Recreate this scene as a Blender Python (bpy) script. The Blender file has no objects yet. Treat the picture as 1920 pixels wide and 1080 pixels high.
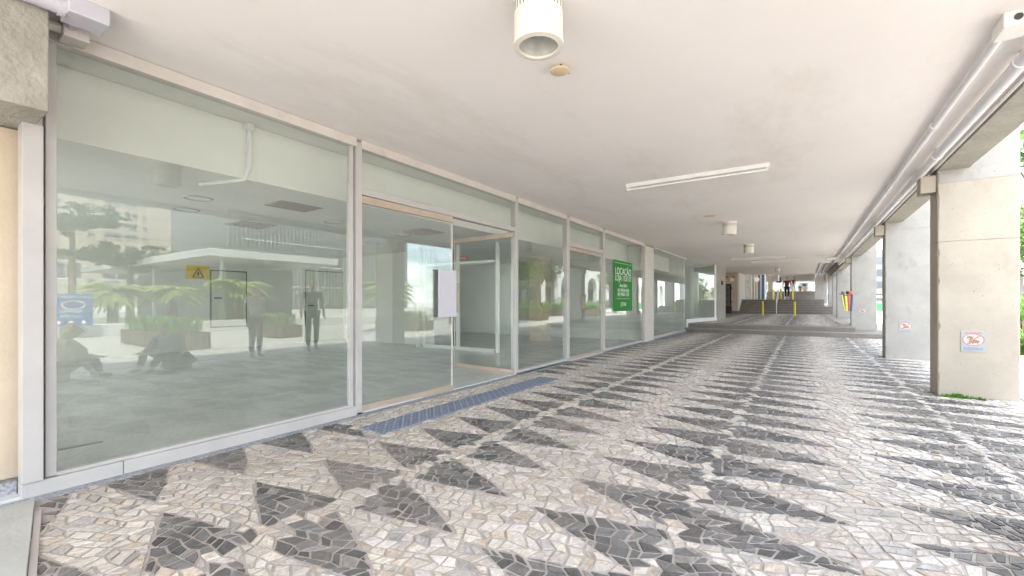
import bpy, bmesh, math, random
import numpy as np
from mathutils import Vector, Matrix, noise
PI = math.pi
random.seed(7)
sc = bpy.context.scene
C = bpy.context.collection

# ------------------------------------------------------------------ camera
F, CX, HY = 820.0, 960.0, 566.0           # focal length in photo pixels, centre column, horizon row
TH = math.atan2(549, F)
EYE = 1.2
cam = bpy.data.cameras.new('camera'); co = bpy.data.objects.new('camera', cam); C.objects.link(co)
cam.sensor_width = 36; cam.lens = F / 1920 * 36; cam.shift_y = 26 / 1920
cam.clip_start = .05; cam.clip_end = 2000
co.location = (0, 0, EYE); co.rotation_euler = (PI/2, 0, TH)
sc.camera = co

# ------------------------------------------------------------------ light
SUN_DIR = Vector((-.40, -.34, 1.15)).normalized()      # towards the sun
w = bpy.data.worlds.new('World'); sc.world = w; w.use_nodes = True
nt = w.node_tree; nt.nodes.clear()
sky = nt.nodes.new('ShaderNodeTexSky'); sky.sky_type = 'NISHITA'; sky.sun_disc = False
sky.sun_elevation = math.asin(SUN_DIR.z); sky.sun_rotation = math.atan2(SUN_DIR.x, SUN_DIR.y)
sky.air_density = 1.0; sky.dust_density = 1.5; sky.ozone_density = 1.0
# clouds: soft white patches mixed over the sky
tc = nt.nodes.new('ShaderNodeTexCoord')
cn = nt.nodes.new('ShaderNodeTexNoise'); cn.inputs['Scale'].default_value = 2.6; cn.inputs['Detail'].default_value = 7; cn.inputs['Roughness'].default_value = .62
mp = nt.nodes.new('ShaderNodeMapping'); mp.inputs['Scale'].default_value = (1, 1, 2.4)
cr = nt.nodes.new('ShaderNodeValToRGB'); cr.color_ramp.elements[0].position = .44; cr.color_ramp.elements[1].position = .58
mx = nt.nodes.new('ShaderNodeMix'); mx.data_type = 'RGBA'
mx.inputs[7].default_value = (9.5, 9.8, 10.2, 1)
bg = nt.nodes.new('ShaderNodeBackground'); bg.inputs['Strength'].default_value = .15
out = nt.nodes.new('ShaderNodeOutputWorld')
L = nt.links.new
L(tc.outputs['Generated'], mp.inputs[0]); L(mp.outputs[0], cn.inputs['Vector']); L(cn.outputs['Fac'], cr.inputs[0])
L(cr.outputs[0], mx.inputs[0]); L(sky.outputs[0], mx.inputs[6]); L(mx.outputs[2], bg.inputs[0]); L(bg.outputs[0], out.inputs[0])
sl = bpy.data.lights.new('sun', 'SUN'); sl.energy = 4.2; sl.angle = math.radians(.55); sl.color = (1, .955, .89)
so = bpy.data.objects.new('sun', sl); C.objects.link(so)
so.rotation_euler = SUN_DIR.to_track_quat('Z', 'Y').to_euler(); so.location = (-30, -30, 60)
sc.view_settings.view_transform = 'Standard'; sc.view_settings.look = 'None'
sc.view_settings.gamma = 1; sc.view_settings.use_curve_mapping = False
sc.view_settings.exposure = 2.68
sc.render.engine = 'CYCLES'
cy = sc.cycles
cy.use_denoising = True; cy.max_bounces = 14; cy.diffuse_bounces = 9; cy.glossy_bounces = 5
cy.transparent_max_bounces = 32; cy.transmission_bounces = 6; cy.sample_clamp_indirect = 8
cy.caustics_reflective = False; cy.caustics_refractive = False

# ------------------------------------------------------------------ photo pixel helpers (used only to measure where things stand)
def lateral(px, s):                       # x of the thing standing at distance s along the arcade
    return s * math.tan(math.atan((px - CX) / F) - TH)
def along(px, u):
    return u / math.tan(math.atan((px - CX) / F) - TH)
def height(px, py, s):
    t = (px - CX) / F
    return EYE + (HY - py) * (s / (t * math.sin(TH) + math.cos(TH))) / F

# ------------------------------------------------------------------ materials
M = {}
def mat(name, col, rough=.6, var=.06, scale=3, bump=0, bscale=40, metal=0, spec=.5, col2=None, detail=6, stain=None, pores=0):
    m = bpy.data.materials.new(name); m.use_nodes = True; n = m.node_tree; l = n.links.new
    p = n.nodes['Principled BSDF']; g = n.nodes.new('ShaderNodeNewGeometry')
    p.inputs['Roughness'].default_value = rough; p.inputs['Metallic'].default_value = metal
    p.inputs['Specular IOR Level'].default_value = spec
    c = Vector(col)
    a = col2 if col2 else tuple(c * (1 - var * 2))
    no = n.nodes.new('ShaderNodeTexNoise'); no.inputs['Scale'].default_value = scale; no.inputs['Detail'].default_value = detail
    no.inputs['Roughness'].default_value = .6
    l(g.outputs['Position'], no.inputs['Vector'])
    r = n.nodes.new('ShaderNodeValToRGB'); r.color_ramp.elements[0].position = .34; r.color_ramp.elements[1].position = .66
    r.color_ramp.elements[0].color = (*a, 1); r.color_ramp.elements[1].color = (*(tuple(c * (1 + var)) if not col2 else col), 1)
    l(no.outputs['Fac'], r.inputs[0])
    last = r.outputs[0]
    if stain:                              # (colour, scale, threshold, amount): blotches of dirt with a shape of their own
        s2 = n.nodes.new('ShaderNodeTexNoise'); s2.inputs['Scale'].default_value = stain[1]; s2.inputs['Detail'].default_value = 8; s2.inputs['Roughness'].default_value = .7
        mpp = n.nodes.new('ShaderNodeMapping'); mpp.inputs['Location'].default_value = (3.7, 1.3, 9.1); mpp.inputs['Scale'].default_value = stain[4] if len(stain) > 4 else (1, 1, 1)
        l(g.outputs['Position'], mpp.inputs[0]); l(mpp.outputs[0], s2.inputs['Vector'])
        mr = n.nodes.new('ShaderNodeMapRange'); mr.inputs['From Min'].default_value = stain[2]; mr.inputs['From Max'].default_value = stain[2] + .14
        mr.inputs['To Max'].default_value = stain[3]
        l(s2.outputs['Fac'], mr.inputs['Value'])
        mm = n.nodes.new('ShaderNodeMix'); mm.data_type = 'RGBA'; mm.inputs[7].default_value = (*stain[0], 1)
        l(mr.outputs[0], mm.inputs[0]); l(last, mm.inputs[6]); last = mm.outputs[2]
    if pores:
        s3 = n.nodes.new('ShaderNodeTexNoise'); s3.inputs['Scale'].default_value = 42; s3.inputs['Detail'].default_value = 3
        mr3 = n.nodes.new('ShaderNodeMapRange'); mr3.inputs['From Min'].default_value = .70; mr3.inputs['From Max'].default_value = .74; mr3.inputs['To Max'].default_value = .75
        l(g.outputs['Position'], s3.inputs['Vector']); l(s3.outputs['Fac'], mr3.inputs['Value'])
        m4 = n.nodes.new('ShaderNodeMix'); m4.data_type = 'RGBA'; m4.inputs[7].default_value = (.12, .10, .08, 1)
        l(mr3.outputs[0], m4.inputs[0]); l(last, m4.inputs[6]); last = m4.outputs[2]
    l(last, p.inputs['Base Color'])
    if bump:
        b = n.nodes.new('ShaderNodeBump'); b.inputs['Strength'].default_value = min(1, bump); b.inputs['Distance'].default_value = .004 * max(1, bump)
        nb = n.nodes.new('ShaderNodeTexNoise'); nb.inputs['Scale'].default_value = bscale; nb.inputs['Detail'].default_value = 5
        l(g.outputs['Position'], nb.inputs['Vector']); l(nb.outputs['Fac'], b.inputs['Height']); l(b.outputs[0], p.inputs['Normal'])
    M[name] = m
    return m

mat('alu', (.47, .455, .44), .42, .03, 4, .15, 60, spec=.5, stain=((.42, .36, .31), 5, .62, .35))
mat('alu_warm', (.60, .56, .52), .45, .04, 5, .1, 60, stain=((.36, .31, .27), 6, .6, .4))
mat('bronze', (.50, .41, .33), .38, .05, 6, .05, 50, metal=.35)
mat('steel', (.62, .60, .58), .32, .03, 8, metal=.7)
mat('lavender', (.50, .49, .545), .35, .02, 3)
mat('ceiling', (.90, .865, .84), .85, .02, .9, .25, 26, col2=(.875, .835, .805), spec=.25, stain=((.70, .63, .57), .8, .55, .4, (1, .35, 1)))
mat('ceiling_in', (.80, .80, .77), .8, .02, 1)
mat('wall_in', (.70, .71, .67), .75, .02, 1)
mat('floor_in', (.60, .615, .605), .22, .05, 1.3, stain=((.68, .69, .68), 2.2, .5, .6))
mat('concrete', (.47, .45, .42), .85, .07, 2.2, .8, 55, stain=((.30, .27, .24), 2.4, .56, .45, (1, 1, .45)))
mat('concrete_pale', (.355, .34, .31), .85, .05, 2.4, .6, 60, pores=1, stain=((.24, .215, .18), 3.2, .56, .6, (1, 1, .5)))
mat('concrete_cream', (.40, .355, .29), .82, .05, 2.1, .6, 50, pores=1, stain=((.30, .25, .19), 2.3, .57, .6, (1, 1, .5)))
mat('concrete_beige', (.60, .50, .38), .8, .05, 2, .5, 50, stain=((.55, .45, .33), 3, .6, .4))
mat('render_rough', (.36, .345, .30), .95, .08, 5, 2.5, 34, stain=((.24, .22, .18), 11, .58, .6, (1.3, 1.3, .4)))
mat('concrete_dark', (.20, .18, .155), .85, .1, 3, .6, 50)
mat('step', (.215, .19, .165), .8, .08, 2.6, .5, 60, stain=((.17, .15, .13), 3.5, .54, .6, (.4, 1, 2)))
mat('concrete_dark_edge', (.31, .29, .26), .8, .08, 3, .5, 50)
mat('slab_smooth', (.44, .45, .43), .8, .06, 3, .5, 50)
mat('mortar', (.44, .40, .365), .95, .1, 14, 1.2, 160)
mat('black', (.03, .03, .032), .5, .05)
mat('dark', (.07, .065, .06), .6, .05)
mat('rubber_blue', (.17, .20, .27), .6, .06, 9, .3, 90)
mat('rubber_pale', (.27, .31, .38), .55, .04, 9)
mat('paint_lamp', (.80, .76, .67), .45, .03, 7, stain=((.66, .56, .42), 6, .62, .4))
mat('white_paint', (.80, .79, .76), .5, .02, 6)
mat('pvc', (.74, .735, .75), .45, .03, 5, stain=((.55, .53, .52), 6, .62, .4))
mat('lens', (.42, .42, .38), .25, .1, 9)
mat('lens_core', (.40, .47, .43), .3, .05, 9)
mat('cover_yellow', (.72, .58, .36), .5, .03, 12)
mat('yellow', (.85, .68, .03), .45, .05, 6, stain=((.5, .42, .1), 14, .6, .4))
mat('green_sign', (.001, .20, .015), .5, .02, spec=.2)
mat('sign_white', (.82, .82, .80), .5, .02)
mat('sign_pale', (.33, .355, .365), .5, .02)
mat('sign_cream', (.48, .47, .45), .5, .02)
mat('sign_red', (.50, .13, .11), .5, .05)
mat('sign_blue', (.12, .18, .30), .5, .05)
mat('sign_brown', (.26, .17, .12), .5, .05)
mat('sign_grey', (.42, .38, .37), .5, .05)
mat('sign_yellow', (.82, .70, .30), .5, .05)
mat('red', (.45, .03, .03), .5)
mat('blue_panel', (.03, .09, .28), .4)
mat('teal_door', (.035, .12, .19), .45)
mat('slate', (.11, .115, .14), .5)
mat('navy', (.03, .03, .055), .6)
mat('hazard_yellow', (.75, .55, .03), .45)
mat('green_box', (.05, .30, .09), .5)
mat('orange', (.75, .22, .04), .6)
mat('orange_ball', (.80, .12, .03), .5)
mat('tan_fabric', (.62, .58, .28), .8)
mat('panel_green', (.50, .54, .46), .5, .02)
mat('wood', (.15, .095, .06), .75, .2, 5, .4, 30)
mat('bark', (.16, .11, .075), .9, .2, 9, 1, 30)
mat('soil', (.10, .07, .05), .95, .2, 9, 1, 40)
mat('terracotta', (.66, .50, .36), .75, .06, 6)
mat('red_planter', (.35, .08, .06), .7, .1)
mat('facade_beige', (.36, .30, .24), .8, .04, .3)
mat('facade_tan', (.27, .22, .18), .8, .04, .3)
mat('facade_white', (.52, .51, .49), .7, .03, .5)
mat('facade_pink', (.50, .30, .28), .8, .05, .5)
mat('facade_grey', (.12, .125, .12), .5, .05, .5)
mat('facade_rib', (.22, .22, .205), .6, .04, .5)
mat('window_dark', (.06, .07, .08), .12, .1)
mat('skin', (.56, .36, .26), .55, .05, 14)
mat('hair_dark', (.035, .025, .02), .6, .2, 60)
mat('hair_blond', (.52, .38, .20), .55, .15, 60)
mat('cloth_tan', (.50, .34, .21), .85, .08, 12)
mat('cloth_blue', (.025, .055, .13), .85, .1, 12)
mat('cloth_white', (.78, .78, .80), .8, .03, 12)
mat('cloth_grey', (.10, .11, .14), .85, .1, 12)
mat('cloth_black', (.018, .018, .020), .85, .1, 12)
mat('cloth_brown', (.085, .05, .03), .85, .1, 12)
mat('cloth_maroon', (.20, .02, .035), .85, .1, 12)
mat('moss', (.18, .30, .04), .9, .2, 30)

def leaf_mat(name, c1, c2):
    m = mat(name, c1, .55, .1, 2.5, col2=c2, spec=.3)
    p = m.node_tree.nodes['Principled BSDF']
    p.inputs['Subsurface Weight'].default_value = 0
    n = m.node_tree; l = n.links.new
    tr = n.nodes.new('ShaderNodeBsdfTranslucent'); ms = n.nodes.new('ShaderNodeMixShader'); ms.inputs[0].default_value = .3
    src = p.inputs['Base Color'].links[0].from_socket
    l(src, tr.inputs['Color']); l(p.outputs[0], ms.inputs[1]); l(tr.outputs[0], ms.inputs[2])
    l(ms.outputs[0], n.nodes['Material Output'].inputs['Surface'])
leaf_mat('leaf', (.13, .23, .045), (.05, .11, .02))
leaf_mat('leaf_dark', (.045, .085, .03), (.02, .045, .018))
leaf_mat('leaf_palm', (.30, .36, .10), (.14, .20, .05))
leaf_mat('leaf_fresh', (.18, .36, .05), (.08, .20, .03))

def glass_mat(name, tint, ior, gloss_tint=(.93, 1, .96)):
    m = bpy.data.materials.new(name); m.use_nodes = True; n = m.node_tree; n.nodes.clear(); l = n.links.new
    o = n.nodes.new('ShaderNodeOutputMaterial'); t = n.nodes.new('ShaderNodeBsdfTransparent'); g = n.nodes.new('ShaderNodeBsdfGlossy')
    g.distribution = 'GGX'; g.inputs['Roughness'].default_value = .0; g.inputs['Color'].default_value = (*gloss_tint, 1)
    t.inputs['Color'].default_value = (*tint, 1)
    f = n.nodes.new('ShaderNodeFresnel'); f.inputs['IOR'].default_value = ior
    ms = n.nodes.new('ShaderNodeMixShader')
    gg = n.nodes.new('ShaderNodeNewGeometry'); inv = n.nodes.new('ShaderNodeMath'); inv.operation = 'SUBTRACT'; inv.inputs[0].default_value = 1
    ml = n.nodes.new('ShaderNodeMath'); ml.operation = 'MULTIPLY'; l(gg.outputs['Backfacing'], inv.inputs[1]); l(inv.outputs[0], ml.inputs[0]); l(f.outputs[0], ml.inputs[1])
    l(ml.outputs[0], ms.inputs[0]); l(t.outputs[0], ms.inputs[1]); l(g.outputs[0], ms.inputs[2]); l(ms.outputs[0], o.inputs[0])
    # a faint film of dust on the pane
    d = n.nodes.new('ShaderNodeBsdfDiffuse'); d.inputs['Color'].default_value = (.75, .78, .74, 1)
    m2 = n.nodes.new('ShaderNodeMixShader'); m2.inputs[0].default_value = .02
    geo = n.nodes.new('ShaderNodeNewGeometry'); ns = n.nodes.new('ShaderNodeTexNoise'); ns.inputs['Scale'].default_value = 1.4; ns.inputs['Detail'].default_value = 6
    mr = n.nodes.new('ShaderNodeMapRange'); mr.inputs['From Min'].default_value = .4; mr.inputs['From Max'].default_value = .8; mr.inputs['To Min'].default_value = .012; mr.inputs['To Max'].default_value = .06
    l(geo.outputs['Position'], ns.inputs['Vector']); l(ns.outputs['Fac'], mr.inputs['Value']); l(mr.outputs[0], m2.inputs[0])
    l(ms.outputs[0], m2.inputs[1]); l(d.outputs[0], m2.inputs[2]); l(m2.outputs[0], o.inputs[0])
    M[name] = m
glass_mat('glass', (.955, .972, .958), 2.0)
glass_mat('glass_door', (.95, .97, .955), 1.95)

def stone_mat():
    m = bpy.data.materials.new('paving_stone'); m.use_nodes = True; n = m.node_tree; l = n.links.new
    p = n.nodes['Principled BSDF']; p.inputs['Roughness'].default_value = .5; p.inputs['Specular IOR Level'].default_value = .5
    at = n.nodes.new('ShaderNodeVertexColor'); at.layer_name = 'Col'
    g = n.nodes.new('ShaderNodeNewGeometry')
    no = n.nodes.new('ShaderNodeTexNoise'); no.inputs['Scale'].default_value = 26; no.inputs['Detail'].default_value = 7; no.inputs['Roughness'].default_value = .68; no.inputs['Distortion'].default_value = 1.6
    mpn = n.nodes.new('ShaderNodeMapping'); mpn.inputs['Scale'].default_value = (1, .55, 1); mpn.inputs['Rotation'].default_value = (0, 0, .5)
    l(g.outputs['Position'], mpn.inputs[0]); l(mpn.outputs[0], no.inputs['Vector'])
    mr = n.nodes.new('ShaderNodeMapRange'); mr.inputs['From Min'].default_value = .3; mr.inputs['From Max'].default_value = .7; mr.inputs['To Min'].default_value = .55; mr.inputs['To Max'].default_value = 1.20
    l(no.outputs['Fac'], mr.inputs['Value'])
    mu = n.nodes.new('ShaderNodeMix'); mu.data_type = 'RGBA'; mu.blend_type = 'MULTIPLY'; mu.inputs[0].default_value = 1
    l(at.outputs['Color'], mu.inputs[6]); l(mr.outputs[0], mu.inputs[7])
    # large worn and soiled areas
    n2 = n.nodes.new('ShaderNodeTexNoise'); n2.inputs['Scale'].default_value = .9; n2.inputs['Detail'].default_value = 6
    l(g.outputs['Position'], n2.inputs['Vector'])
    m3 = n.nodes.new('ShaderNodeMapRange'); m3.inputs['From Min'].default_value = .46; m3.inputs['From Max'].default_value = .68; m3.inputs['To Max'].default_value = .42
    l(n2.outputs['Fac'], m3.inputs['Value'])
    mx2 = n.nodes.new('ShaderNodeMix'); mx2.data_type = 'RGBA'; mx2.inputs[7].default_value = (.33, .29, .25, 1)
    l(m3.outputs[0], mx2.inputs[0]); l(mu.outputs[2], mx2.inputs[6]); l(mx2.outputs[2], p.inputs['Base Color'])
    b = n.nodes.new('ShaderNodeBump'); b.inputs['Strength'].default_value = 1; b.inputs['Distance'].default_value = .010
    l(no.outputs['Fac'], b.inputs['Height']); l(b.outputs[0], p.inputs['Normal'])
    rr = n.nodes.new('ShaderNodeMapRange'); rr.inputs['To Min'].default_value = .34; rr.inputs['To Max'].default_value = .62
    l(no.outputs['Fac'], rr.inputs['Value']); l(rr.outputs[0], p.inputs['Roughness'])
    M['paving_stone'] = m
stone_mat()

def cobble_mat():                          # plaza paving: Voronoi stones in light grey and white
    m = bpy.data.materials.new('plaza_paving'); m.use_nodes = True; n = m.node_tree; l = n.links.new
    p = n.nodes['Principled BSDF']; p.inputs['Roughness'].default_value = .7
    g = n.nodes.new('ShaderNodeNewGeometry')
    v = n.nodes.new('ShaderNodeTexVoronoi'); v.inputs['Scale'].default_value = 9; v.inputs['Randomness'].default_value = .8
    e = n.nodes.new('ShaderNodeTexVoronoi'); e.feature = 'DISTANCE_TO_EDGE'; e.inputs['Scale'].default_value = 9; e.inputs['Randomness'].default_value = .8
    l(g.outputs['Position'], v.inputs['Vector']); l(g.outputs['Position'], e.inputs['Vector'])
    r = n.nodes.new('ShaderNodeValToRGB'); r.color_ramp.elements[0].color = (.22, .205, .185, 1); r.color_ramp.elements[1].color = (.38, .355, .32, 1)
    l(v.outputs['Color'], r.inputs[0])
    mr = n.nodes.new('ShaderNodeMapRange'); mr.inputs['From Min'].default_value = .03; mr.inputs['From Max'].default_value = .07
    l(e.outputs['Distance'], mr.inputs['Value'])
    mx = n.nodes.new('ShaderNodeMix'); mx.data_type = 'RGBA'; mx.inputs[6].default_value = (.30, .27, .24, 1)
    l(mr.outputs[0], mx.inputs[0]); l(r.outputs[0], mx.inputs[7]); l(mx.outputs[2], p.inputs['Base Color'])
    M['plaza'] = m
cobble_mat()
def granite_mat():
    m = mat('granite', (.42, .44, .47), .5, .1, 60, .6, 120, col2=(.16, .17, .19), detail=8)
granite_mat()

# ------------------------------------------------------------------ mesh helpers
class MB:
    def __init__(s): s.v = []; s.f = []; s.m = []; s.mats = []
    def mi(s, m):
        if m not in s.mats: s.mats.append(m)
        return s.mats.index(m)
    def add(s, vs, fs, m):
        o = len(s.v); s.v += [tuple(v) for v in vs]; k = s.mi(m)
        for f in fs: s.f.append(tuple(i + o for i in f)); s.m.append(k)
        return s
    def box(s, x0, x1, y0, y1, z0, z1, m):
        x0, x1 = sorted((x0, x1)); y0, y1 = sorted((y0, y1)); z0, z1 = sorted((z0, z1))
        return s.add([(x, y, z) for z in (z0, z1) for y in (y0, y1) for x in (x0, x1)],
                     [(0, 2, 3, 1), (4, 5, 7, 6), (0, 1, 5, 4), (2, 6, 7, 3), (0, 4, 6, 2), (1, 3, 7, 5)], m)
    def rough(s, x0, x1, y0, y1, z0, z1, m, j=.004):
        rr = random.Random(int(z0 * 100 + x1 * 10)); n = max(2, int((z1 - z0) / .07)); vs = []; fs = []
        for k in range(n + 1):
            z = z0 + (z1 - z0) * k / n
            for x, y, sx, sy in ((x0, y0, 1, 1), (x1, y0, -1, 1), (x1, y1, -1, -1), (x0, y1, 1, -1)):
                c = .008; e = abs(rr.gauss(0, j)); e += .012 if rr.random() < .05 else 0
                if sx * sy > 0: vs += [(x, y + sy * (c + e), z), (x + sx * (c + e), y, z)]
                else: vs += [(x + sx * (c + e), y, z), (x, y + sy * (c + e), z)]
        for k in range(n):
            for i in range(8): a, b = k * 8 + i, k * 8 + (i + 1) % 8; fs.append((a, b, b + 8, a + 8))
        fs += [tuple(range(7, -1, -1)), tuple(range(n * 8, n * 8 + 8))]
        return s.add(vs, fs, m)
    def prism(s, pts, z0, z1, m):          # footprint counter-clockwise          # footprint counter-clockwise
        n = len(pts)
        return s.add([(x, y, z0) for x, y in pts] + [(x, y, z1) for x, y in pts],
                     [tuple(range(n - 1, -1, -1)), tuple(range(n, 2 * n))] + [(i, (i + 1) % n, (i + 1) % n + n, i + n) for i in range(n)], m)
    def tube(s, p0, p1, r0, m, r1=None, n=14, caps=True):
        p0, p1 = Vector(p0), Vector(p1); r1 = r0 if r1 is None else r1
        d = (p1 - p0).normalized(); a = d.orthogonal().normalized(); b = d.cross(a)
        vs = [p + (a * math.cos(t) + b * math.sin(t)) * r for p, r in ((p0, r0), (p1, r1)) for t in (2 * PI * i / n for i in range(n))]
        fs = [(i, (i + 1) % n, (i + 1) % n + n, i + n) for i in range(n)]
        if caps: fs += [tuple(range(n - 1, -1, -1)), tuple(range(n, 2 * n))]
        return s.add(vs, fs, m)
    def path(s, pts, r, m, n=10):
        for a, b in zip(pts, pts[1:]): s.tube(a, b, r, m, n=n)
        for p in pts[1:-1]: s.ball(p, r, m, 8, 6)
        return s
    def ball(s, c, r, m, n=12, k=8, sz=(1, 1, 1)):
        vs = [(c[0], c[1], c[2] + r * sz[2])]; fs = []
        for j in range(1, k):
            for i in range(n):
                a = PI * j / k; t = 2 * PI * i / n
                vs.append((c[0] + r * sz[0] * math.sin(a) * math.cos(t), c[1] + r * sz[1] * math.sin(a) * math.sin(t), c[2] + r * sz[2] * math.cos(a)))
        vs.append((c[0], c[1], c[2] - r * sz[2]))
        for i in range(n): fs.append((0, 1 + i, 1 + (i + 1) % n))
        for j in range(k - 2):
            for i in range(n): fs.append((1 + j * n + i, 1 + (j + 1) * n + i, 1 + (j + 1) * n + (i + 1) % n, 1 + j * n + (i + 1) % n))
        e = len(vs) - 1
        for i in range(n): fs.append((e, 1 + (k - 2) * n + (i + 1) % n, 1 + (k - 2) * n + i))
        return s.add(vs, fs, m)
    def lathe(s, prof, c, m, n=40, close=True):    # prof: (r, z)
        vs = [(c[0] + r * math.cos(2 * PI * i / n), c[1] + r * math.sin(2 * PI * i / n), c[2] + z) for r, z in prof for i in range(n)]
        fs = [(j * n + i, j * n + (i + 1) % n, (j + 1) * n + (i + 1) % n, (j + 1) * n + i) for j in range(len(prof) - 1) for i in range(n)]
        return s.add(vs, fs, m)
    def build(s, name, parent=None, bevel=0, smooth=False, loc=None):
        me = bpy.data.meshes.new(name); me.from_pydata(s.v, [], s.f)
        for m in s.mats: me.materials.append(M[m])
        me.polygons.foreach_set('material_index', s.m)
        if smooth: me.shade_smooth() if hasattr(me, 'shade_smooth') else None
        me.update()
        o = bpy.data.objects.new(name, me); C.objects.link(o)
        if parent is not None: o.parent = parent
        if loc: o.location = loc
        if bevel:
            b = o.modifiers.new('edge', 'BEVEL'); b.width = bevel; b.segments = 2; b.limit_method = 'ANGLE'; b.angle_limit = math.radians(40)
        if smooth:
            me.set_sharp_from_angle(angle=math.radians(35))
        return o
def tag(o, label, cat, group=None):
    o['label'] = label; o['category'] = cat
    if group: o['group'] = group
    return o
def struct(o): o['kind'] = 'structure'; return o
def thing(name, label, cat, loc=(0, 0, 0), rz=0, group=None):
    o = bpy.data.objects.new(name, None); C.objects.link(o); o.location = loc; o.rotation_euler = (0, 0, rz)
    o.empty_display_size = .1
    return tag(o, label, cat, group)
def children(o): return [c for c in bpy.data.objects if c.parent == o]
def copy_tree(o, loc=None, rz=None, label=None, parent=None):
    kids = children(o)
    c = o.copy(); C.objects.link(c); c.parent = parent
    if loc is not None: c.location = loc
    if rz is not None: c.rotation_euler = (0, 0, rz)
    if label: c['label'] = label
    for k in kids: copy_tree(k, parent=c)
    return c
def text(name, body, size, m, parent, mw, extrude=.001, align='CENTER'):
    cu = bpy.data.curves.new(name, 'FONT'); cu.body = body; cu.size = size; cu.align_x = align; cu.extrude = extrude
    t = bpy.data.objects.new(name + '_tmp', cu); C.objects.link(t)
    dg = bpy.context.evaluated_depsgraph_get()
    me = bpy.data.meshes.new_from_object(t.evaluated_get(dg)); bpy.data.objects.remove(t)
    me.transform(mw); me.materials.clear(); me.materials.append(M[m])
    o = bpy.data.objects.new(name, me); C.objects.link(o); o.parent = parent
    return o

# ================================================================== SETTING
WU = -3.98            # plane of the shop glass
CH = 2.94             # arcade ceiling
S1, S1b = 18.3, 18.68 # first two steps
# ground: one great sheet, then the plaza paving, mortar bed and stones
struct(MB().box(-400, 900, -400, 900, -.3, -.06, 'slab_smooth').build('ground'))
struct(MB().box(2.32, 60, -40, 120, -.2, .0, 'plaza').build('plaza_paving'))
struct(MB().box(-4.6, 2.2, -14, 40, -.2, -.001, 'mortar').build('mortar_bed'))
struct(MB().box(2.2, 2.32, -14, 18.3, -.2, .012, 'concrete_pale').build('kerb', bevel=.008))

# --- the arcade's stone mosaic, every stone laid and cut to the dark darts
def clip(poly, a, b, keep_left=True):
    out = []; n = len(poly)
    def sd(p): 
        v = (b[0]-a[0])*(p[1]-a[1]) - (b[1]-a[1])*(p[0]-a[0])
        return v if keep_left else -v
    for i in range(n):
        p, q = poly[i], poly[(i+1) % n]; dp, dq = sd(p), sd(q)
        if dp >= 0: out.append(p)
        if (dp > 0 and dq < 0) or (dp < 0 and dq > 0):
            t = dp / (dp - dq); out.append((p[0] + (q[0]-p[0])*t, p[1] + (q[1]-p[1])*t))
    return out
def area(p): return .5 * sum(p[i][0]*p[(i+1) % len(p)][1] - p[(i+1) % len(p)][0]*p[i][1] for i in range(len(p)))
PU, PS = 1.73, .503
def darts_near(x, y, lo, hi):
    res = []
    k = math.floor((x + 3.09) / PU)
    for kk in (k - 1, k, k + 1):
        U = -3.09 + PU * kk; off = 2.47 - .28 * kk
        n0 = round((y - off) / PS)
        for n in range(n0 - 1, n0 + 2):
            t = off + PS * n
            j = noise.noise((kk * 7.3, n * 3.1, 0)) * .02
            e_ = .0 if kk == 0 else .028
            Lk = [(U + .02, t), (U + .30, t - .115), (U + .70 + e_ + j, t - .305), (U + .755 + e_, t - .05), (U + .73 + e_ - j, t + .165), (U + .33, t + .075)]
            Rk = [(U + .86 - e_, t + .08), (U + .83 - e_ + j, t - .14), (U + .89 - e_, t - .375), (U + 1.28, t - .305), (U + 1.66, t - .24), (U + 1.34, t - .12), (U + 1.03 - j, t + .045)]
            for q in (Lk, Rk):
                if area(q) < 0: q = q[::-1]
                qx = [p[0] for p in q]; qy = [p[1] for p in q]
                if min(qx) < hi[0] and max(qx) > lo[0] and min(qy) < hi[1] and max(qy) > lo[1]: res.append(q)
    return res
def inset(poly, d):
    n = len(poly); lines = []
    r = poly
    for i in range(n):
        a, b = poly[i], poly[(i+1) % n]
        dx, dy = b[0]-a[0], b[1]-a[1]; ll = math.hypot(dx, dy)
        if ll < 1e-6: continue
        nx, ny = -dy/ll*d, dx/ll*d
        r = clip(r, (a[0]+nx, a[1]+ny), (b[0]+nx, b[1]+ny))
        if len(r) < 3: return []
    # drop near-duplicate points
    o = []
    for p in r:
        if not o or math.hypot(p[0]-o[-1][0], p[1]-o[-1][1]) > .003: o.append(p)
    if len(o) > 2 and math.hypot(o[0][0]-o[-1][0], o[0][1]-o[-1][1]) < .003: o.pop()
    return o
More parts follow.
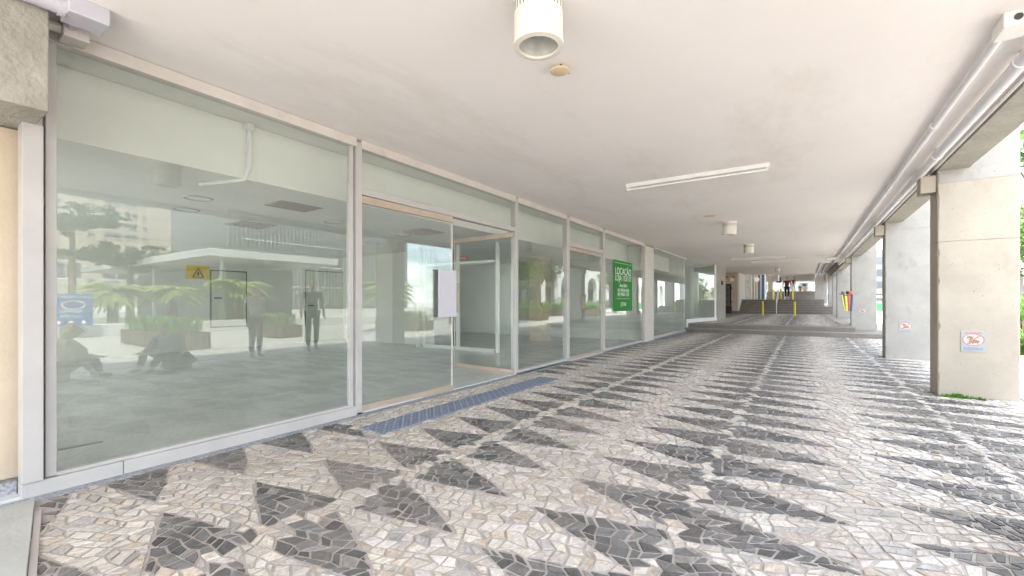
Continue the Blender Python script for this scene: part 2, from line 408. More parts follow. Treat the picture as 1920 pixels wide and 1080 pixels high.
def mosaic(name, x0, x1, y0, y1, z, skip=()):
    rnd = random.Random(int(y0 * 10) + 3)
    V = []; Fc = []; COL = []
    cell_x, cell_y = .076, .068
    ang = .32; ca, sa = math.cos(ang), math.sin(ang)
    cxm, cym = (x0+x1)/2, (y0+y1)/2; R = math.hypot(x1-x0, y1-y0)/2 + .3
    nx, ny = int(2*R/cell_x), int(2*R/cell_y)
    pts = {}
    def P(i, j):
        if (i, j) not in pts:
            gx = (i - nx/2) * cell_x + (j % 2) * .035 + rnd.uniform(-.026, .026)
            gy = (j - ny/2) * cell_y + rnd.uniform(-.021, .021)
            x = gx * ca - gy * sa + cxm; y = gx * sa + gy * ca + cym
            wv = noise.noise((x * .9, y * .9, z + 5)); w2 = noise.noise((x * .9 + 31, y * .9, z + 5))
            pts[(i, j)] = (x + wv * .16, y + w2 * .16)
        return pts[(i, j)]
    bounds = [((x0, y0), (x1, y0)), ((x1, y0), (x1, y1)), ((x1, y1), (x0, y1)), ((x0, y1), (x0, y0))]
    def emit(poly, dark):
        if len(poly) < 3 or area(poly) < .0004: return
        gap = rnd.uniform(.0032, .0075)
        q = inset(poly, gap)
        if len(q) < 3 or area(q) < .00015: return
        q2 = inset(q, .0025)
        if len(q2) < 3: return
        n = len(q2)
        cx_, cy_ = sum(p[0] for p in q2)/n, sum(p[1] for p in q2)/n
        sx, sy = rnd.gauss(0, .035), rnd.gauss(0, .035); hh = z + .003 + rnd.uniform(-.001, .0025)
        # base ring from q2 pushed outwards
        o = len(V)
        for p in q2:
            d = math.hypot(p[0]-cx_, p[1]-cy_) or 1
            V.append((p[0] + (p[0]-cx_)/d*.004, p[1] + (p[1]-cy_)/d*.004, z - .003))
        for p in q2: V.append((p[0], p[1], hh + (p[0]-cx_)*sx + (p[1]-cy_)*sy))
        if dark:
            g = rnd.uniform(.08, .23); c = (g * 1.0, g * .97, g * .93)
            if rnd.random() < .12: c = (g*1.5, g*1.4, g*1.25)
        else:
            g = rnd.uniform(.54, .80); t = rnd.random()
            c = (g, g * (.93 - .03 * t), g * (.86 - .09 * t))
            if rnd.random() < .12: c = (g * .92, g * .78, g * .64)
            elif rnd.random() < .08: c = (g * .7, g * .67, g * .63)
        Fc.append(tuple(o + n + i for i in range(n))); COL.append((n, c))
        for i in range(n):
            Fc.append((o + i, o + (i+1) % n, o + n + (i+1) % n, o + n + i)); COL.append((4, tuple(k * .7 for k in c)))
    for j in range(ny):
        for i in range(nx):
            q = [P(i, j), P(i+1, j), P(i+1, j+1), P(i, j+1)]
            cx_ = sum(p[0] for p in q)/4; cy_ = sum(p[1] for p in q)/4
            if not (x0 - .1 < cx_ < x1 + .1 and y0 - .1 < cy_ < y1 + .1): continue
            if cx_ > .6 and cy_ < 1.8: continue           # outside the field of view of any sensible step aside
            if any(a < cx_ < b and c < cy_ < d for a, b, c, d in skip): continue
            if not (x0 < min(p[0] for p in q) and max(p[0] for p in q) < x1 and y0 < min(p[1] for p in q) and max(p[1] for p in q) < y1):
                for a, b in bounds:
                    q = clip(q, a, b)
                    if len(q) < 3: break
                if len(q) < 3: continue
            if area(q) < 0: q = q[::-1]
            # far stones are laid in pairs to keep the mesh small
            lo = (min(p[0] for p in q), min(p[1] for p in q)); hi = (max(p[0] for p in q), max(p[1] for p in q))
            rest = [q]
            kc = (cx_ + 3.09) % PU
            ragged = abs(kc - .79) < .10
            if cx_ < -3.09 and 2.62 < cy_ < 6.4: emit(q, False); continue
            for D in darts_near(cx_, cy_, lo, hi):
                if ragged:
                    if all((D[(e+1) % len(D)][0]-D[e][0])*(cy_-D[e][1]) - (D[(e+1) % len(D)][1]-D[e][1])*(cx_-D[e][0]) > 0 for e in range(len(D))):
                        emit(q, True); rest = []; break
                    continue
                nr = []
                for r in rest:
                    inner = r
                    outs = []
                    for e in range(len(D)):
                        a, b = D[e], D[(e+1) % len(D)]
                        oo = clip(inner, a, b, False); inner = clip(inner, a, b, True)
                        if len(oo) > 2 and area(oo) > 1e-5: outs.append(oo)
                        if len(inner) < 3: break
                    if len(inner) < 3 or area(inner) < 1e-4: nr.append(r); continue
                    A = area(r)
                    if area(inner) > .93 * A: emit(r, True); continue
                    if area(inner) < .07 * A: nr.append(r); continue
                    emit(inner, True)
                    nr += [x for x in outs if area(x) > .0005]
                rest = nr
            for r in rest: emit(r, False)
    me = bpy.data.meshes.new(name); me.from_pydata(V, [], Fc)
    ca_ = me.color_attributes.new('Col', 'FLOAT_COLOR', 'CORNER')
    arr = np.concatenate([np.tile(np.array((*c, 1), dtype=np.float32), (n, 1)) for n, c in COL]).ravel()
    ca_.data.foreach_set('color', arr)
    me.materials.append(M['paving_stone']); me.update()
    o = bpy.data.objects.new(name, me); C.objects.link(o); return struct(o)
mosaic('pavement', -3.84, 2.2, .36, S1, 0, skip=[(-4, -3.45, -1, .62), (-3.5, -3.16, 2.66, 6.0)])
# smooth slab in the near corner, its dark joint, and the granite strip along the shop
struct(MB().prism([(-3.84, -3), (-1.5, -3), (-1.5, .17), (-2.83, .41), (-3.65, .555), (-3.84, .59)], -.1, .018, 'slab_smooth').build('slab', bevel=.004))
struct(MB().prism([(-3.64, .556), (-2.83, .413), (-1.5, .173), (-1.5, .20), (-2.83, .44), (-3.63, .583)], -.1, .010, 'sign_grey').build('slab_joint'))
struct(MB().box(-3.93, -3.84, -6, S1, -.1, .006, 'granite').build('granite_strip'))

# raised levels and steps
LV1 = .35
struct(MB().box(-4.0, 2.3, S1, 60, -.2, .175, 'step').box(-3.98, 1.42, S1b, 60, -.1, LV1 - .004, 'step').box(1.42, 2.3, 21.6, 60, -.1, LV1 - .004, 'step').build('steps', bevel=.012))
struct(MB().box(-6.5, -4.0, S1 + .7, 60, -.1, LV1 - .005, 'step').build('landing'))
mosaic('pavement', -3.7, 1.15, S1b + .35, 35.0, LV1)
SS = 36.9                                   # second flight
st = MB()
for i in range(6):
    st.box(-4.95 if i < 3 else -4.45, 2.3 if i < 3 else 1.15, SS + .34 * i, 61, .2, LV1 + .1733 * (i + 1), 'step')
struct(st.build('steps', bevel=.012))
LV2 = LV1 + 1.04
ns = MB()
for i in range(6):
    ns.box(-4.44, 1.14, SS + .34 * i - .004, SS + .34 * i + .035, LV1 + .1733 * (i + 1) - .03, LV1 + .1733 * (i + 1) + .003, 'concrete_dark_edge')
ns.box(-3.99, 2.29, S1 - .004, S1 + .04, .145, .178, 'concrete_dark_edge').box(-3.97, 1.41, S1b - .004, S1b + .04, LV1 - .035, LV1, 'concrete_dark_edge')
struct(ns.build('step_edges'))
st = MB()
for i in range(6): st.box(lateral(1436, 58), 1.6, 58 + .34 * i, 130, 1.2, LV2 + .17 * (i + 1), 'step')
struct(st.build('steps', bevel=.012))
struct(MB().box(-14, lateral(1436, 58), 58, 130, 1.0, LV2, 'step').build('landing'))
LV3 = LV2 + 1.02

# ceilings and the storey above
struct(MB().box(-4.0, 1.42, -3.3, 24.0, CH, CH + .25, 'ceiling').build('ceiling'))
struct(MB().box(-7, 1.42, 24.04, 41, 3.42, 3.6, 'ceiling').box(-7, 1.42, 24.0, 24.03, CH + .02, 3.6, 'concrete').build('ceiling'))
struct(MB().box(-10, 1.42, 41, 82, 4.35, 4.6, 'ceiling').build('ceiling'))
tag(MB().box(-13, 1.42, -3.3, 24, CH + .26, 5.2, 'facade_beige').box(-13, 1.42, 24, 82, 4.7, 6, 'facade_beige').build('upper_storey'), 'plain beige storey resting over the arcade and shops', 'building')

# ================================================================== SHOP INTERIOR
struct(MB().box(-12.4, -3.94, -3.2, 14.4, -.15, .022, 'floor_in').build('floor'))
struct(MB().box(-12.4, -3.94, 14.4, S1 - .02, -.15, .022, 'floor_in').build('floor'))
tag(MB().box(-12.6, -12.2, -3.2, 18.3, .0, 2.9, 'wall_in').build('back_wall'), 'long white back wall of the shop carrying the electric cabinet doors', 'wall')
tag(MB().box(-12.2, -8.36, 8.55, 8.70, .0, 2.9, 'wall_in').build('partition_wall'), 'white partition wall across the shop ending at the slim post', 'wall')
tag(MB().box(-12.2, -4.1, 13.2, 13.35, .0, 2.9, 'wall_in').build('partition_wall'), 'white cross wall of the shop behind the green sign pane', 'wall')
tag(MB().box(-12.4, -4.0, 18.25, 18.4, .0, 2.9, 'wall_in').build('partition_wall'), 'white cross wall behind the frameless panes at the steps', 'wall')
# the shop's dropped soffit, then its ceiling
struct(MB().box(-4.62, -4.55, -3.2, 18.2, 2.443, 2.94, 'ceiling_in').box(-5.12, -4.55, -3.2, 18.2, 2.40, 2.443, 'ceiling_in')
       .box(-12.2, -5.1, -3.2, 18.2, 2.60, 2.65, 'ceiling_in').box(-5.1, -4.0, -3.2, 18.2, 2.945, 2.97, 'ceiling_in').box(-12.2, -3.95, -3.2, 18.2, 2.98, 3.1, 'ceiling_in').build('shop_ceiling'))
# unseen end wall of the shop, opening added to light the interior
tag(MB().box(-12.2, -4.9, -3.3, -3.2, 2.5, 2.98, 'wall_in').box(-12.2, -4.9, -3.3, -3.2, 0, .1, 'wall_in').box(-8.2, -4.0, -3.3, -3.2, 0, 2.98, 'wall_in').build('end_wall'), 'unseen end wall of the shop with an opening added to let daylight in', 'wall')

# downlights and air grilles in the shop ceiling
dl = thing('downlight', 'round white downlight flush in the shop ceiling, ahead of the square air grille', 'downlight', (-6.8, 2.55, 2.60), group='shop downlights')
MB().lathe([(.13, -.004), (.165, -.014), (.17, 0)], (0, 0, 0), 'alu', 32).build('rim', dl, smooth=True)
MB().lathe([(0, -.003), (.13, -.003)], (0, 0, 0), 'sign_white', 32).build('diffuser', dl)
for (px, py, lab) in ((350, 393, 'round white downlight deepest in the near shop bay'), (625, 416, 'round white downlight beside the near mullion, right of the air grille'),
                      (757, 440, 'small round downlight seen through the sliding door leaf'), (700, 455, 'round downlight over the dark recess behind the door leaf')):
    t = (px - CX) / F; z = 1.4 * F / (HY - py)
    copy_tree(dl, (z * (t * math.cos(TH) - math.sin(TH)), z * (t * math.sin(TH) + math.cos(TH)), 2.60), 0, lab)
def grille(px, py, lab, src=None):
    t = (px - CX) / F; z = 1.4 * F / (HY - py)
    loc = (z * (t * math.cos(TH) - math.sin(TH)), z * (t * math.sin(TH) + math.cos(TH)), 2.60)
    if src: return copy_tree(src, loc, 0, lab)
    g = thing('air_grille', lab, 'air vent', loc, 0, 'square air grilles in the shop ceiling')
    f = MB()
    for a in (-.3, .26): f.box(a, a + .04, -.3, .3, -.018, 0, 'sign_grey').box(-.26, .26, a, a + .04, -.018, 0, 'sign_grey')
    f.build('frame', g)
    MB().box(-.26, .26, -.26, .26, -.002, 0, 'dark').build('backing', g)
    s = MB()
    for i in range(9): s.box(-.26, .26, -.24 + i * .055, -.225 + i * .055, -.016, -.003, 'sign_grey')
    s.build('slats', g)
    return g
g0 = grille(555, 385, 'square louvred air grille in the shop ceiling behind the big near pane')
grille(792, 434, 'square air grille seen above the closed glass door leaf', g0)
grille(470, 421, 'dark square air grille deep in the near shop bay', g0)

# drain pipe hanging in front of the soffit
dp = thing('drain_pipe', 'white plastic drain pipe bent down over the soffit behind the near pane', 'pipe', (-4.50, 2.12, 0))
MB().path([(0, 0, 2.90), (0, 0, 2.50), (-.06, -.02, 2.40), (-.52, -.22, 2.372)], .022, 'pvc', 12).build('pipe', dp, smooth=True)
MB().lathe([(.0, 0), (.05, 0), (.05, -.05), (.03, -.07)], (0, 0, 2.93), 'pvc', 20).build('elbow', dp, smooth=True)

# electric cabinet doors, hazard label, service door on the back wall
def on_back(px, py, u=-12.2):
    s = along(px, u); return s, height(px, py, s)
def cabinet(x0, y0, x1, y1, lab, cat, name='cabinet_door', group=None):
    sa, za = on_back(x0, y0); sb, zb = on_back(x1, y1); za = max(za, zb) if za < zb else za
    za, zb = max(za, zb), max(.03, min(za, zb))
    c = thing(name, lab, cat, (-12.2, sa, 0), 0, group)
    MB().box(0, .03, 0, sb - sa, zb, za, 'panel_green').build('door_panel', c, bevel=.004)
    f = MB(); wd = .03
    f.box(0, .022, -wd, 0, zb - wd, za + wd, 'dark').box(0, .022, sb - sa, sb - sa + wd, zb - wd, za + wd, 'dark').box(0, .022, 0, sb - sa, za, za + wd, 'dark').box(0, .022, 0, sb - sa, zb - wd, zb, 'dark')
    f.build('frame', c)
    MB().box(.03, .06, .06, .22, (za + zb) / 2, (za + zb) / 2 + .04, 'dark').build('handle', c)
    return c
cabinet(396, 508, 460, 610, 'pale green electric cabinet door under the hazard plate', 'cabinet door')
cabinet(573, 508, 643, 643, 'tall pale green service door on the back wall of the shop', 'door', 'service_door')
s_, z_ = on_back(371, 511)
hz = thing('hazard_plate', 'yellow hazard plate with a black triangle and figure on the back wall', 'sign', (-12.19, s_, z_))
MB().box(0, .01, -.24, .24, -.16, .16, 'hazard_yellow').build('plate', hz)
MB().add([(.013, -.13, -.12), (.013, .13, -.12), (.013, 0, .12), (.013, -.09, -.10), (.013, .09, -.10), (.013, 0, .08)], [(0, 1, 4, 3), (1, 2, 5, 4), (2, 0, 3, 5)], 'black').build('triangle', hz)
MB().ball((.014, 0, .0), .022, 'black', sz=(.2, 1, 1)).box(.012, .016, -.014, .014, -.08, -.02, 'black').box(.012, .016, -.04, .05, -.045, -.03, 'black').build('figure', hz)

# white posts and framed glass partition deeper in the shop
def post_at(px, pyb, w_, lab):
    z = 1.18 * F / (pyb - HY); t = (px - CX) / F
    x, y = z * (t * math.cos(TH) - math.sin(TH)), z * (t * math.sin(TH) + math.cos(TH))
    p = MB().box(-w_/2, w_/2, -w_/2, w_/2, .022, 2.6, 'wall_in').build('interior_post', bevel=.004); p.location = (x, y, 0)
    return tag(p, lab, 'post')
post_at(785, 651, .10, 'slim white post at the end of the shop partition')
tag(MB().box(-7.0, -6.5, 11.4, 11.9, .022, 2.6, 'concrete_beige').build('reflection_column', bevel=.01), 'beige square column standing in for a pillar reflected in the door glass', 'column')  # solid column added in place of the pillar's reflection in the glass
gp = thing('glass_partition', 'white framed glass partition inside the shop past the open door', 'partition', (-8.3, 8.2, 0))
fm = MB()
for x in (0, 1.15, 2.35): fm.box(x, x + .08, 0, .06, .022, 2.6, 'white_paint')
for x in (.08, 1.23): fm.box(x, x + 1.07, .003, .057, .022, .10, 'white_paint').box(x, x + 1.07, .003, .057, 2.12, 2.18, 'white_paint')
fm.build('frame', gp)
MB().box(.08, 1.15, .025, .033, .1, 2.12, 'glass_door').build('glass_pane', gp)
ex = thing('exit_plate', 'small red plate with white lettering high behind the open door', 'sign', (lateral(868, 8.6), 8.6, height(868, 484, 8.6)))
MB().box(-.16, .16, 0, .01, -.05, .05, 'red').build('plate', ex)
text('lettering', 'SAÍDA', .07, 'sign_white', ex, Matrix.Translation((0, -.004, -.025)) @ Matrix.Rotation(PI/2, 4, 'X'))
# floor outlet strip seen through the near pane
z = 1.18 * F / (836 - HY); t = (151 - CX) / F
fo = MB().box(-.03, .03, -.13, .13, 0, .006, 'sign_grey').build('floor_plate'); fo.location = (z * (t * math.cos(TH) - math.sin(TH)), z * (t * math.sin(TH) + math.cos(TH)), .022)
tag(fo, 'thin grey metal floor plate lying inside behind the near pane', 'floor plate')

# ================================================================== SHOPFRONT
sf = thing('shopfront', 'white aluminium shopfront with tall panes and a glass double door under the arcade', 'shopfront', (WU, .54, 0))
def fr(name, y0, y1, z0, z1, d0=-.06, d1=.04, m='alu', bevel=.003):
    return MB().box(d0, d1, y0 - .54, y1 - .54, z0, z1, m).build(name, sf, bevel=bevel)
TOPF = 2.90
fr('jamb', .545, .635, .10, 2.285, -.05, .075)
fr('mullion', .650, .700, .10, TOPF, -.05, .03)
MULL = [(2.93, 3.00), (6.00, 6.075), (7.86, 7.98), (9.74, 9.88)]
fr('mullion', 2.86, 2.905, .05, 2.84, -.03, .02)
for a, b in MULL: fr('mullion', a, b, .0, TOPF)
fr('corner_post', 12.95, 13.85, .0, 2.88, -.10, .05, 'alu_warm')
fr('header', .55, 2.93, 2.843, 2.935, -.05, .045, 'alu_warm')
for (a, b) in ((3.00, 6.00), (6.075, 7.86), (7.98, 9.74), (9.88, 12.95)): fr('header', a, b, 2.843, 2.935, -.05, .038, 'alu_warm')
fr('sill', .545, 1.02, .0, .095, -.05, .055); fr('sill', 1.024, 2.93, .0, .095, -.05, .053)
fr('sill', 6.075, 7.86, .0, .07, -.05, .04); fr('sill', 9.88, 12.95, .0, .085, -.05, .04)
fr('sill_bead', .70, 2.86, .096, .118, -.02, .03, bevel=.002)
fr('transom', 3.0, 6.0, 2.35, 2.42); fr('transom', 7.98, 9.74, 2.33, 2.42)
def pane(y0, y1, z0, z1, x=0, m='glass'):
    return MB().box(x - .004, x + .004, y0 - .54, y1 - .54, z0, z1, m).build('glass_pane', sf)
pane(.70, 2.86, .118, 2.843); pane(3.0, 6.0, 2.42, 2.843); pane(6.075, 7.86, .07, 2.843)
pane(7.98, 9.74, 2.42, 2.843); pane(9.88, 11.38, .085, 2.843); pane(11.385, 12.95, .085, 2.843)
def leaf(name, y, rz, W_, H_, flip=1):
    e = bpy.data.objects.new(name, None); C.objects.link(e); e.parent = sf; e.location = (.0, y - .54, 0); e.rotation_euler = (0, 0, rz)
    g = lambda a: a * flip
    MB().box(-.005, .005, g(.01), g(W_ - .01), .085, H_ - .08, 'glass_door').build('glass', e)
    MB().box(-.022, .022, g(0), g(W_), H_ - .08, H_, 'bronze').build('top_rail', e, bevel=.003)
    MB().box(-.022, .022, g(0), g(W_), .012, .085, 'bronze').build('bottom_rail', e, bevel=.003)
    MB().box(-.010, .010, g(W_ - .008), g(W_ + .006), .085, H_ - .08, 'alu_warm').build('edge_strip', e)
    return e
lf = leaf('door', 3.005, math.radians(-1.2), 1.44, 2.345)
MB().box(.045, .057, 1.13, 1.47, 1.0, 1.62, 'lavender').box(.005, .05, 1.24, 1.26, 1.1, 1.14, 'steel').box(.005, .05, 1.24, 1.26, 1.5, 1.54, 'steel').build('handle', lf, bevel=.003)
rf = leaf('door', 5.99, math.radians(-94.5), 1.38, 2.345, -1)
MB().box(.03, .055, -1.37, -1.25, 1.0, 1.54, 'bronze').box(-.05, -.03, -1.35, -1.31, 1.0, 1.54, 'steel').box(.005, .03, -1.33, -1.30, 1.1, 1.13, 'steel').box(-.03, -.005, -1.33, -1.30, 1.45, 1.48, 'steel').build('handle', rf, bevel=.003)
lf3 = leaf('door', 7.985, 0, 1.75, 2.325)
MB().box(.005, .03, 1.66, 1.72, 1.0, 1.16, 'bronze').build('lock', lf3, bevel=.003)
# low hidden threshold
tag(MB().box(-4.06, -3.93, 3.0, 6.0, -.1, .012, 'granite').build('threshold'), 'speckled granite door threshold under the open glass door', 'threshold')

# the shopfront beyond, standing partly on the raised level
s2 = thing('shopfront', 'frameless glass shopfront beyond the grey post, running up to the steps', 'shopfront', (WU, 13.9, 0))
def f2(name, y0, y1, z0, z1, m='alu_warm', d0=-.05, d1=.04): return MB().box(d0, d1, y0 - 13.9, y1 - 13.9, z0, z1, m).build(name, s2, bevel=.003)
f2('sill', 13.86, S1 + .12, .0, .11, 'alu'); f2('header', 13.86, S1 + .12, 2.89, 2.935)
for a, b in ((13.87, 15.3), (15.306, 16.9), (16.906, S1 + .1)): MB().box(-.004, .004, a - 13.9, b - 13.9, .11, 2.89, 'glass').build('glass_pane', s2)
f2('end_cheek', S1 + .10, S1 + .2, .0, .52, 'alu')
# glass return facing the passer-by, and the painted pier closing it
A_, B_ = Vector((-4.75, 23.2)), Vector((-3.38, 21.75))
s3 = thing('return_window', 'angled glass screen on the landing, between the glass shopfront and the grey pier', 'window', (A_.x, A_.y, 0), math.atan2(B_.y - A_.y, B_.x - A_.x))
LN = (B_ - A_).length
MB().box(0, LN, -.04, .04, .33, .47, 'alu').build('sill', s3, bevel=.003)
MB().box(0, LN, -.03, .03, 2.88, 2.935, 'alu_warm').build('header', s3)
MB().box(0, LN * .55, -.004, .004, .47, 2.88, 'glass').build('glass_pane', s3)
MB().box(LN * .55 + .005, LN - .05, -.004, .004, .47, 2.88, 'glass').build('glass_pane', s3)
MB().box(LN - .05, LN, -.04, .04, .47, 2.88, 'white_paint').build('mullion', s3)
sw = thing('low_wall', 'low white sill wall rising beside the first steps', 'wall', (0, 0, 0))
MB().prism([(-4.02, S1 + .21), (-3.96, S1 + .21), (-3.32, 21.70), (-3.40, 21.72)], .17, .50, 'white_paint').build('wall', sw) 
pr = thing('pier', 'grey painted pier with a small dark box, before the recess with the black cabinet', 'pier', (0, 0, 0))
MB().prism([(-4.6, 23.2), (-3.34, 21.78), (-3.37, 24.7), (-4.7, 24.7)], .33, 3.42, 'concrete_pale').build('body', pr, bevel=.01)
s_ = 23.2; MB().prism([(-3.45, s_), (-3.30, s_), (-3.30, s_ + .3), (-3.45, s_ + .3)], 2.02, 2.22, 'dark').build('box', pr)
# walls of the shop block behind that pane
tag(MB().box(-12.4, -4.8, 24.72, 24.8, 0, 3.4, 'wall_in').box(-12.6, -12.4, 18, 24.8, 0, 1.3, 'wall_in').build('partition_wall'), 'white wall seen through the angled glass screen', 'wall')
struct(MB().box(-12.4, -4.05, 18.4, 23.5, -.1, .36, 'floor_in').build('floor'))
struct(MB().box(-12.4, -4.0, 18.3, 24, 2.945, 3.1, 'ceiling_in').build('shop_ceiling'))

# ------------------------------------------------ near rough beam and pier on the shop side
lp = thing('corner_pier', 'beige painted pier at the shop corner carrying a rough concrete beam end', 'pier', (0, 0, 0))
MB().box(-4.7, -4.10, -2.5, .61, .10, 2.28, 'concrete_beige').build('shaft', lp, bevel=.01)
MB().box(-4.7, -3.59, -2.5, .606, 2.285, 3.4, 'render_rough').build('beam_end', lp, bevel=.008)
MB().box(-4.7, -4.03, -2.5, .54, -.05, .098, 'granite').build('plinth', lp)

# ================================================================== OUTER COLONNADE
tag(MB().box(1.42, 1.71, -3.3, 60, 2.885, 3.6, 'render_rough').build('edge_beam'), 'long rough concrete beam along the open side of the arcade', 'beam')
tag(MB().box(1.71, 1.95, -3.3, 60, 3.605, 3.95, 'facade_beige').build('cornice'), 'plain cornice above the outer beam', 'cornice')
def pillar(s, z0, m1, m2, lab, joint=1.97, x0=1.42, x1=2.14, th=.42, cap=2.72, top=3.59):
    p = thing('concrete_pillar', lab, 'pillar', (x0, s, 0), 0, 'concrete pillars along the open side of the arcade')
    W_ = x1 - x0
    MB().rough(0, W_, 0, th, z0, joint - .003, m1).box(.008, W_ - .008, .008, th - .008, joint - .003, joint + .003, m1).rough(0, W_, 0, th, joint + .003, cap, m1).build('shaft', p)
    MB().rough(0, W_, 0, th, cap + .002, 2.883, m2).box(.30, W_, 0, th, 2.884, top, m2).build('head', p)
    return p
P1 = pillar(7.72, -.05, 'concrete_cream', 'concrete_pale', 'cream concrete pillar with a weed at its foot and the largest notice')
P2 = pillar(12.15, -.05, 'concrete_pale', 'concrete_pale', 'pale grey concrete pillar with a faint patch, second from the camera', 1.93)
P3 = pillar(20.3, .17, 'concrete_pale', 'concrete_pale', 'grey concrete pillar standing on the lower step beside the hanging rack', 2.25)
P4 = pillar(29.0, .34, 'concrete_pale', 'concrete_pale', 'pale pillar on the upper landing behind the hanging rack', 2.3)
P5 = pillar(33.6, .34, 'concrete_pale', 'concrete_pale', 'slim looking pillar with a stained foot before the second flight', 2.3)
P6 = pillar(38.9, .8, 'concrete_pale', 'concrete_pale', 'pillar rising from the top of the second flight of steps', 2.3)
for i, s in enumerate((44, 47.5, 51, 54.5)):
    tag(MB().box(.86 + .0 * i, 1.5, s, s + .5, LV2 - .3, 4.35, 'concrete_cream' if i % 2 else 'concrete_pale').build('concrete_fin', bevel=.01),
        ['pale concrete fin just past the second flight', 'cream concrete fin, second in the far row', 'pale concrete fin, third in the far row', 'cream concrete fin last before the third flight'][i], 'pillar', 'concrete fins of the far colonnade')
tag(MB().box(1.42, 1.8, 60, 130, LV2, 4.5, 'concrete_cream').build('far_wall'), 'cream wall closing the far end of the colonnade beside the potted plants', 'wall')
# small timber blocks under the beam beside the pillar heads
for s, lab in ((7.72, 'small wooden block bracketed to the head of the cream pillar'), (12.15, 'small wooden block at the head of the second pale pillar'), (20.3, 'small wooden block at the head of the pillar on the step')):
    b = MB().box(-.16, -.003, 0, .22, 2.62, 2.84, 'concrete_cream').build('beam_block', bevel=.008); b.location = (1.42, s + .03, 0); tag(b, lab, 'block', 'blocks beside the pillar heads')

# conduits along the ceiling edge
def conduit(u, z, r, y0, y1, lab, name, clamps, step):
    c = thing(name, lab, 'pipe', (u, y0, z))
    MB().tube((0, 0, 0), (0, y1 - y0, 0), r, 'pvc', n=18).build('pipe', c, smooth=True)
    y = step * .6
    while y < min(y1 - y0, 22):
        MB().tube((0, y, 0), (0, y + .05, 0), r + .008, 'pvc', n=18).box(-.012, .012, y, y + .03, r * .6, CH - z, 'steel').build('clamp', c, smooth=False)
        y += step
conduit(1.035, CH - .045, .028, 4.0, 24, 'thinner of the two parallel grey pipes, on the ceiling side', 'pipe_run', 1, 2.9)
conduit(1.25, CH - .075, .045, -4, 24, 'thicker of the two parallel grey pipes, on the beam side', 'pipe_run', 1, 2.35)
tag(MB().tube((1.395, -4, 2.91), (1.395, 24, 2.91), .012, 'pvc').build('cable_conduit', smooth=True), 'thin grey cable conduit tucked against the edge of the beam', 'conduit')
for u, z, r, lab in ((.75, 3.36, .035, 'thin pipe under the higher ceiling past the ceiling joint, inner one'), (1.05, 3.34, .05, 'thicker pipe under the higher ceiling past the ceiling joint, by the beam')):
    tag(MB().tube((u, 24.1, z), (u, 60, z), r, 'pvc').build('pipe_run', smooth=True), lab, 'pipe')
jb = thing('junction_box', 'white junction box with a dark knockout on the thinner ceiling pipe', 'junction box', (1.055, 3.93, CH))
MB().box(-.062, .07, -.1, .10, -.09, 0, 'white_paint').build('body', jb, bevel=.006)
MB().tube((0, -.1, -.045), (0, -.104, -.045), .02, 'dark').build('knockout', jb)
# conduit box in the near corner of the ceiling
fl = thing('conduit_box', 'pale lavender conduit box with a thick pipe in the near ceiling corner', 'conduit box', (-3.53, .745, CH))
MB().box(-.09, .09, -.09, .09, -.10, 0, 'lavender').build('base', fl, bevel=.006)
MB().tube((.01, -.09, -.055), (.01, -1.2, -.055), .047, 'lavender', n=26).tube((.01, -.09, -.055), (.01, -.115, -.055), .056, 'lavender', n=26).build('pipe', fl, smooth=True)
MB().tube((-.09, -.02, -.05), (-.24, -.02, -.05), .025, 'lavender').build('conduit', fl, smooth=True)
cp = thing('wall_conduit', 'grey conduit pipe beside the rough beam ending in a small corner box', 'pipe', (-3.80, .72, 2.9))
MB().tube((0, -1.6, -.02), (0, -.03, -.02), .03, 'alu_warm', n=18).build('pipe', cp, smooth=True)
MB().box(-.075, .06, -.03, .09, -.075, .03, 'alu_warm').build('end_box', cp, bevel=.006)

# ------------------------------------------------ ceiling lamps
def spot(u, s, r, h, lab, src=None, ceil=CH):
    if src: return copy_tree(src, (u, s, ceil), 0, lab)
    c = thing('ceiling_spotlight', lab, 'ceiling lamp', (u, s, ceil), 0, 'cylindrical ceiling lamps')
    MB().lathe([(r, 0), (r, -h + .012), (r * 1.03, -h + .01), (r * 1.03, -h - .006), (r * .80, -h - .010), (r * .80, -h + .02)], (0, 0, 0), 'paint_lamp', 56).build('housing', c, smooth=True)
    v = MB()
    for i in range(34):
        a = 2 * PI * i / 34
        p = Vector((math.cos(a), math.sin(a), 0)); q = Vector((-math.sin(a), math.cos(a), 0)) * .0035
        k = r * 1.003
        v.add([p * k - q + Vector((0, 0, -.028)), p * k + q + Vector((0, 0, -.028)), p * k + q + Vector((0, 0, -.095)), p * k - q + Vector((0, 0, -.095))], [(0, 3, 2, 1)], 'dark')
    v.build('vent_slots', c)
    MB().lathe([(r * .80, -h + .004), (r * .62, -h + .05), (r * .42, -h + .085)], (0, 0, 0), 'lens', 48).build('reflector', c, smooth=True)
    MB().lathe([(r * .42, -h + .085), (r * .30, -h + .07), (0, -h + .062)], (0, 0, 0), 'lens_core', 40).build('bulb', c, smooth=True)
    return c
sp0 = spot(-1.27, 2.17, .14, .272, 'largest ceiling lamp overhead, cream cylinder with slots and a yellow plate beside')
spot(lateral(1368, 10.6), 10.6, .14, .272, 'cream ceiling lamp just past the long tube light', sp0)
spot(lateral(1404, 15), 15, .14, .272, 'small cream ceiling lamp above the line of bollards', sp0)
spot(lateral(1452, 27), 27, .14, .272, 'ceiling lamp beyond the ceiling joint', sp0, 3.42)
spot(lateral(1458, 33), 33, .14, .272, 'farther ceiling lamp over the second flight', sp0, 3.42)
dc = thing('cover_plate', 'yellowed round cover plate dangling from the ceiling beside the big lamp', 'cover plate', (-1.50, 2.875, CH), .4)
MB().lathe([(0, -.047), (.060, -.047), (.069, -.042), (.069, -.034), (0, -.034)], (0, 0, 0), 'cover_yellow', 36).build('plate', dc, smooth=True)
